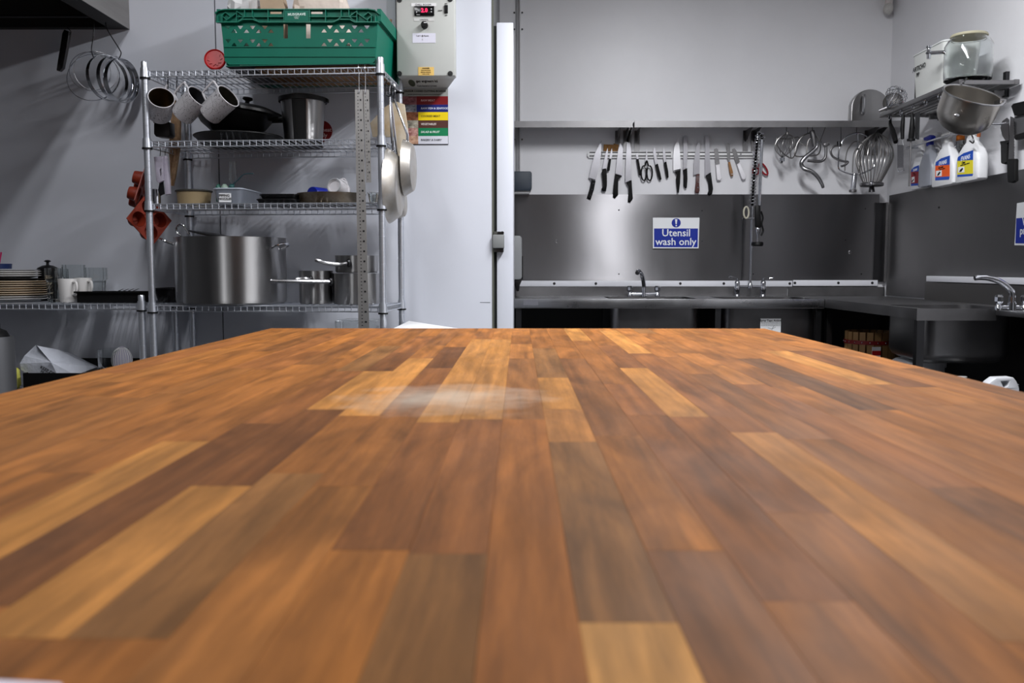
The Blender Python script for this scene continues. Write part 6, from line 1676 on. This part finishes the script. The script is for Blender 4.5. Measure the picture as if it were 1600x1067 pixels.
# ================================================================== spray bottles hung on a rail
XBR = XR - .10
ra, rb2 = onX(1421, 215, XBR), onX(1532, 203, XBR)
g = root('wall_rail', 'chrome rail on the right wall that carries the spray bottles', 'rail', (ra + rb2) / 2)
zr_ = onX(1480, 212, XBR).z
part('rail', MB().cyl((XBR, rb2.y - .05, zr_), (XBR, ra.y + .03, zr_), .005, seg=10), CHROME, g)
for y in (rb2.y - .03, ra.y + .01):
    part('rail_bracket', MB().cyl((XBR, y, zr_), (XR - .001, y, zr_), .005, seg=8), CHROME, g)
def bottle(lb, px0, px1, ybot, ysh, yneck, body_m, head_m, X, collar_m=None, label=None, trig=True, head_left=True, d=.026):
    """px0..px1: width along the wall at the base; ysh: shoulder row; yneck: neck top row"""
    y_a, y_b = onX(px0, ybot, X).y, onX(px1, ybot, X).y
    yc = (y_a + y_b) / 2; w = abs(y_a - y_b) / 2
    pm = (px0 + px1) / 2
    z0b, zs_, zn = onX(pm, ybot, X).z, onX(pm, ysh, X).z, onX(pm, yneck, X).z
    c = Vector((X + d, yc, z0b))
    g = root('spray_bottle', lb, 'bottle', c, group='spray bottles on the right wall')
    hs_, hn = zs_ - z0b, zn - z0b
    secs = [(.93, .93, 0), (1, 1, .006), (1, 1, hs_ * .62), (1, .93, hs_ * .8), (.92, .74, hs_), (.72, .46, hn - .03), (.55, .34, hn - .02), (.55, .34, hn)]
    vs = []; fs = []
    for (fd, fw, z_) in secs:
        L_ = rounded(-d * fd, d * fd, -w * fw, w * fw, min(d * fd, w * fw) * .55, 3)
        vs += [(c.x + a, c.y + b, z0b + z_) for a, b in L_]
    n_ = len(L_)
    fs = [(q * n_ + i, q * n_ + (i + 1) % n_, (q + 1) * n_ + (i + 1) % n_, (q + 1) * n_ + i) for q in range(len(secs) - 1) for i in range(n_)]
    fs += [tuple(range(n_ - 1, -1, -1)), tuple((len(secs) - 1) * n_ + i for i in range(n_))]
    part('body', MB().add(vs, fs), body_m, g)
    hd = None
    if trig:
        part('collar', MB().lathe([(0, 0), (.016, 0), (.016, .018), (0, .018)], Matrix.Translation((c.x, c.y, zn - .003)), 14), collar_m or head_m, g)
        s_ = 1 if head_left else -1
        zz = zn + .015
        hp = [(c.y + s_ * .052, zz + .03), (c.y + s_ * .052, zz + .016), (c.y + s_ * .02, zz + .010), (c.y + s_ * .012, zz), (c.y - s_ * .012, zz), (c.y - s_ * .028, zz + .012), (c.y - s_ * .034, zz + .024), (c.y - s_ * .01, zz + .034)]
        hd = part('spray_head', MB().prism(hp, [], lambda a, b: (c.x - .011, a, b), (.022, 0, 0)), head_m, g, bev=.003)
        part('trigger', MB().tube(curve([Vector((c.x, c.y + s_ * .03, zz + .012)), Vector((c.x, c.y + s_ * .038, zz - .008)), Vector((c.x, c.y + s_ * .032, zz - .026))], 4), .0045, 7), head_m, g)
    else:
        part('cap', MB().lathe([(0, 0), (.018, 0), (.018, .02), (.014, .024), (0, .024)], Matrix.Translation((c.x, c.y, zn - .003)), 16), head_m, g)
    if label:
        (bp, bandc, words, sub) = label
        lx = X - .0015
        def lab(nm, pix, m_, off=0.0):
            P = [Vector((X - .0008 - off * .03, *onX(a, b, X)[1:])) for a, b in pix]
            n = len(P)
            cen = sum(P, Vector()) / n
            tris = tessellate_polygon([[Vector((a, b, 0)) for a, b in pix]])
            part(nm, MB().add(P + [p + Vector((.0012, 0, 0)) for p in P], [tuple(t_) for t_ in tris] + [tuple(i + n for i in reversed(t_)) for t_ in tris] + [(i, (i + 1) % n, (i + 1) % n + n, i + n) for i in range(n)]), m_, g)
        bl = mat('label_blue', (14, 74, 178), 0.4)
        (lx0, lx1, yt_, ym1, ym2, yb_2) = bp
        sl = (lx1 - lx0) * 0.07
        lab('brand_panel', [(lx0, ym1), (lx0 + 1, ym1 - (ym1 - yt_) * .35), (lx0 + (lx1 - lx0) * .4, ym1 - (ym1 - yt_) * .72), (lx1, yt_), (lx1, ym1 - sl), ((lx0 + lx1) / 2, ym1 - sl * .5)], bl)
        lab('colour_panel', [(lx0, ym1), ((lx0 + lx1) / 2, ym1 - sl * .5), (lx1, ym1 - sl), (lx1, ym2 - sl), ((lx0 + lx1) / 2, ym2 - sl * .5), (lx0, ym2)], mat('panel_' + words[1], bandc, 0.45))
        lab('foot_panel', [(lx0, ym2), ((lx0 + lx1) / 2, ym2 - sl * .5), (lx1, ym2 - sl), (lx1 - 1, yb_2 - sl), (lx0, yb_2)], bl)
        mx_, my_ = lx0 + (lx1 - lx0) * .45, (ym1 + ym2) / 2 + 2
        lab('picture', [(lx0 + 1.5, my_ - 3), (mx_, my_ - 4), (mx_, my_ + 5), (lx0 + 1.5, my_ + 5.5)], WHITESIGN, .02)
        lab('picture_mark', [(lx0 + 3, my_ + 4.5), (lx0 + 5, my_ + .5), (mx_ - 3, my_ - 2), (mx_ - 1.5, my_ - .5), (mx_ - 4.5, my_ + 4)], INK, .035)
        ysl = -R(4)
        def tx(s_, px, py, sz, m_, **kw):
            p = onX(px, py, X); x_ = X - .0006
            part('print', MB().text(s_, sz, Matrix.Translation((x_ - .001, p.y, p.z)) @ Mx @ Matrix.Rotation(R(2), 4, 'Z'), ext=.0005, **kw), m_, g)
        tx(words[0], (lx0 + lx1) / 2 + .5, ym1 - (ym1 - yt_) * .28, sub, WHITESIGN, bold=.004, shear=.2)
        tx(words[1], lx0 + (lx1 - lx0) * .4, ym1 + 2.6, sub * .55, INK, bold=.01, shear=.15)
        tx(words[2], lx0 + (lx1 - lx0) * .5, ym1 + 5.0, sub * .32, INK)
    return g
WB = mat('bottle_white', (232, 233, 235), 0.35)
BB = mat('trigger_blue', (14, 34, 150), 0.4)
GB = mat('bottle_grey_clear', (196, 200, 210), 0.25, trans=0.5)
X0 = XR - .085
X1 = XR - .06
bottle('white spray bottle with a red label farthest along the rail', 1422, 1441, 295, 254, 231, WB, WHITEP, X1, d=.02, label=((1423.5, 1436, 258, 268.5, 287, 290.5), (140, 20, 34), ('EVANS', 'Clean', 'washroom'), .016))
bottle('grey translucent spray bottle with a blue trigger', 1433, 1454, 291, 250, 228, GB, BB, X0 - .025, d=.024)
bottle('plain white spray bottle behind the orange labelled bottle', 1445, 1466, 290, 245, 224, WB, WHITEP, X1, d=.02)
bottle('white spray bottle with an orange label', 1454, 1487, 290, 246, 224, WB, WHITEP, X0 - .02, label=((1461.5, 1484, 243, 259, 277, 282), (236, 92, 20), ('EVANS', 'Est-eem', 'cleaner sanitiser'), .026))
bottle('clear water bottle with an orange cap', 1480, 1500, 284, 238, 219, GLASS, mat('cap_orange', (228, 122, 24), 0.45), X1 + .002, d=.024, trig=False)
bottle('white spray bottle with a yellow label nearest the camera', 1491, 1526, 283, 235, 215, WB, WHITEP, X0 - .02, label=((1496, 1520.5, 234.5, 251.5, 273, 276.5), (226, 212, 40), ('EVANS', 'Clear', 'window & glass cleaner'), .027))
solo('wire_hook', MB().tube(curve([rk(1513, 207, XBR - .02), rk(1517, 209, XBR - .03), rk(1521.5, 219, XBR - .03), rk(1520, 223.5, XBR - .03), rk(1515, 220, XBR - .03)], 4), .003, 6), DKSTEEL, 'bare J shaped hook on the rail next to the yellow labelled bottle', 'hook')
solo('plastic_clip', MB().tube(curve([rk(1530, 194, XBR), rk(1530, 204, XBR), rk(1529, 214, XBR)], 3), [.005, .005, .005, .007, .008, .008, .008], 8), mat('amber_plastic', (150, 82, 44), 0.4), 'small amber plastic clip hanging at the near end of the rail', 'clip')
# ================================================================== knives at the right edge
XW = XR - .03
g = root('dustpan', 'black plastic scraper with a grey face at the right edge', 'scraper', rk(1600, 218, XW))
part('back', MB().slab([(1580, 166), (1583, 162), (1600, 158), (1630, 151), (1630, 172), (1600, 178), (1585, 181)], 0, .02, X=XW - .01), BLACKP, g, bev=.05)
part('face', MB().slab([(1585, 182), (1630, 173), (1630, 205), (1584, 213)], 0, .012, X=XW), mat('dark_grey_face', (74, 74, 76), 0.5), g)
part('front_edge', MB().slab([(1582, 212), (1600, 206), (1630, 200), (1630, 212), (1600, 216), (1586, 219)], 0, .02, X=XW - .01), BLACKP, g, bev=.05)
g = root('cake_server', 'rounded steel server with a black handle at the right edge', 'utensil', rk(1568, 258, XW))
part('blade', MB().slab([(1571, 220), (1566, 212), (1563, 200), (1566, 189), (1573, 184), (1576, 187), (1576, 220)], 0, .003, X=XW), STEELD, g)
part('handle', MB().slab([(1561.5, 220.5), (1577, 219), (1573, 224), (1572.5, 254), (1569, 257), (1563.5, 255.5), (1563, 226)], 0, .016, X=XW - .006, bev=.1), BLACKP, g)
g = root('serrated_knife', 'serrated knife with a black handle at the right edge', 'knife', rk(1578, 286, XW - .02))
bl_ = [(1578.5, 182)] + [(1583.5 + (0.5 if i % 2 else 0), 184 + i * 2.2) for i in range(30)] + [(1575.5, 250)]
part('blade', MB().slab(bl_, 0, .003, X=XW - .02), STEELD, g)
part('handle', MB().slab([(1573, 248.5), (1586, 248), (1585.5, 270), (1586, 283), (1581, 286), (1574, 285), (1573, 268)], 0, .016, X=XW - .027, bev=.1), BLACKP, g)
# sign on the right splashback
XG = XR - .011
g = root('prep_sign', 'white and blue prep sign cut off by the right edge', 'sign', rk(1600, 382, XG))
part('board', MB().slab([(1589, 317.5), (1680, 303), (1680, 385), (1585, 383)], 0, .002, X=XG), WHITESIGN, g)
part('blue_panel', MB().slab([(1588, 341), (1678, 334), (1678, 381), (1586.5, 380)], 0, .001, X=XG - .001), BLUEP, g)
part('print', MB().text('Vegetable', .046, rtext(1597, 346.5, XG - .0018), align='LEFT', bold=.012).text('preparation', .046, rtext(1593.5, 361, XG - .0018), align='LEFT', bold=.012), WHITESIGN, g)
# ================================================================== right tap
XT = 1.90
yt = 3.38
g = root('mixer_tap', 'chrome swan neck mixer tap at the right edge', 'tap', (XT, yt, ZK))
def tp_(px, py): return at(px, py, yt)
base_x = [at(p, 475, yt).x for p in (1560.5, 1581, 1601)]
ztb = ZK - .002
for x in (base_x[0], base_x[2]):
    knob_tap(g, Vector((x, yt, ztb)), .016)
part('bridge', MB().cyl((base_x[0], yt, ztb + .012), (base_x[2], yt, ztb + .012), .008, seg=12), CHROME, g)
part('base', MB().cyl((base_x[1], yt, ztb), (base_x[1], yt, ztb + .03), .017, .015, seg=16), CHROME, g)
part('spout', MB().tube(curve([Vector((base_x[1], yt, ztb + .028)), tp_(1581, 458), tp_(1575, 449), tp_(1562, 440), tp_(1545, 434.5), tp_(1530, 433.5), tp_(1523, 434.5)], 6), [.0125 - .003 * i / 36 for i in range(37)], 12), CHROME, g)
part('spout_tip', MB().cyl(tp_(1527, 433.5), tp_(1526.5, 437), .009, seg=12), DKSTEEL, g)
# ================================================================== under the right sink
Yb_ = 4.33
cpb = at(1361, 560, Yb_); cpb.z = .2
rad = 37.5 * Yb_ / F
ztop = at(1361, 520, Yb_ - rad).z; zfl = .44
g = root('fruit_press', 'slatted wooden fruit press basket under the right sink', 'press', (cpb.x, Yb_, 0))
OAK = mat('press_oak', (138, 104, 64), 0.6, var=.18, vs=14, st=(1, 1, .15))
ns = 22
for i in range(ns):
    a = 2 * math.pi * i / ns
    Mz = Matrix.Rotation(a, 4, 'Z')
    cen = Vector((cpb.x, Yb_, (ztop + zfl) / 2)) + Mz @ Vector((rad, 0, 0))
    part('slat', MB().box(cen, (.012, rad * 2 * math.pi / ns * .84, ztop - zfl), Mz), OAK, g)
REDM = mat('red_hoop', (120, 16, 20), 0.45)
zh = at(1361, 536, Yb_ - rad).z
hp = part('hoop', MB().lathe([(rad + .0065, zh - .009), (rad + .0105, zh - .009), (rad + .0105, zh + .009), (rad + .0065, zh + .009), (rad + .0065, zh - .009)], Matrix.Translation((cpb.x, Yb_, 0)), 44), REDM, g)
part('hoop', MB().lathe([(rad + .0065, zfl + .04), (rad + .0105, zfl + .04), (rad + .0105, zfl + .058), (rad + .0065, zfl + .058), (rad + .0065, zfl + .04)], Matrix.Translation((cpb.x, Yb_, 0)), 44), REDM, g)
for i in range(ns):
    a = 2 * math.pi * i / ns
    if math.sin(a) > .3: continue
    p = Vector((cpb.x + (rad + .0105) * math.cos(a), Yb_ + (rad + .0105) * math.sin(a), zh))
    part('rivet', MB().ball(p, .0035, 8, 5), CHROME, hp)
part('dish', MB().lathe([(0, zfl - .03), (rad + .03, zfl - .03), (rad + .035, zfl), (0, zfl)], Matrix.Translation((cpb.x, Yb_, 0)), 32), REDM, g)
for i in range(3):
    a = R(30 + 120 * i); p = Vector((cpb.x + rad * .9 * math.cos(a), Yb_ + rad * .9 * math.sin(a), 0))
    part('leg', MB().cyl(p, p + Vector((0, 0, zfl - .03)), .014, seg=10), REDM, g)
pl0, pl1 = at(1362.5, 545, Yb_ - rad - .012), at(1376, 545, Yb_ - rad - .012)
yy = Yb_ - rad - .008
part('paper_label', MB().bx(pl0.x, pl1.x, yy - .006, yy - .004, at(0, 565, yy).z, at(0, 541, yy).z), WHITESIGN, g)
part('label_band', MB().bx(pl0.x, pl1.x, yy - .0072, yy - .006, at(0, 554, yy).z, at(0, 547, yy).z), mat('label_red', (190, 24, 30), 0.5), g)
# white tub with lid
cwb = at(1424, 580, 3.78)
g = root('white_tub', 'white plastic tub below the right sink bowl', 'tub', (cwb.x, 3.78, 0))
zw = .662
part('body', MB().lathe([(0, 0), (.085, 0), (.1, zw - .03), (0, zw - .03)], Matrix.Translation((cwb.x + .04, 3.8, 0)), 32), mat('tub_white', (214, 216, 220), 0.45), g)
part('lid', MB().lathe([(0, zw - .03), (.106, zw - .03), (.106, zw - .008), (.095, zw), (0, zw)], Matrix.Translation((cwb.x + .04, 3.8, 0)), 32), mat('tub_white', 0), g)
part('bail', MB().tube(curve([(cwb.x - .05, 3.72, zw - .03), (cwb.x - .01, 3.69, zw - .09), (cwb.x + .05, 3.70, zw - .04)], 5), .0025, 6), INK, g)
# jerrycan
Yj = 3.2
def jp(px, py): return at(px, py, Yj)
g = root('jerrycan', 'white plastic jerrycan at the lower right edge', 'jerrycan', (jp(1575, 600).x, Yj, 0))
zfloor_px = 0
top_ = [(1541, 606), (1548, 597), (1557, 590.5), (1584, 589.5), (1589, 596), (1593, 606), (1594, 640), (1538, 640)]
hole_ = [(1564.5, 596), (1578, 595), (1575, 603), (1569, 606)]
JW = mat('jerrycan_white', (206, 208, 212), 0.45)
part('shoulder', MB().prism(top_, [hole_], lambda a, b: jp(a, b), (0, .05, 0)), JW, g, bev=.004)
zj = jp(1560, 625).z
part('body', MB().bx(jp(1536, 620).x, jp(1600, 620).x, Yj - .08, Yj + .14, .0, zj), JW, g, bev=.02)
part('cap', MB().cyl((jp(1596, 600).x, Yj + .06, zj), (jp(1596, 600).x, Yj + .06, zj + .05), .022, seg=16), mat('cap_grey', (120, 124, 128), 0.5), g)
# small bottle tops further in
p = at(1503, 598, 3.5)
g = root('cleaner_bottle', 'clear bottle with a white cap under the right sink', 'bottle', (p.x, 3.5, 0))
zc1 = at(1503, 588, 3.5).z
part('body', MB().lathe([(0, 0), (.035, 0), (.035, zc1 - .06), (.014, zc1 - .02), (0, zc1 - .02)], Matrix.Translation((p.x, 3.5, 0)), 20), mat('dim_clear', (170, 176, 180), 0.3, trans=.4), g)
part('cap', MB().lathe([(0, zc1 - .021), (.018, zc1 - .021), (.018, zc1), (0, zc1)], Matrix.Translation((p.x, 3.5, 0)), 14), WHITEP, g)
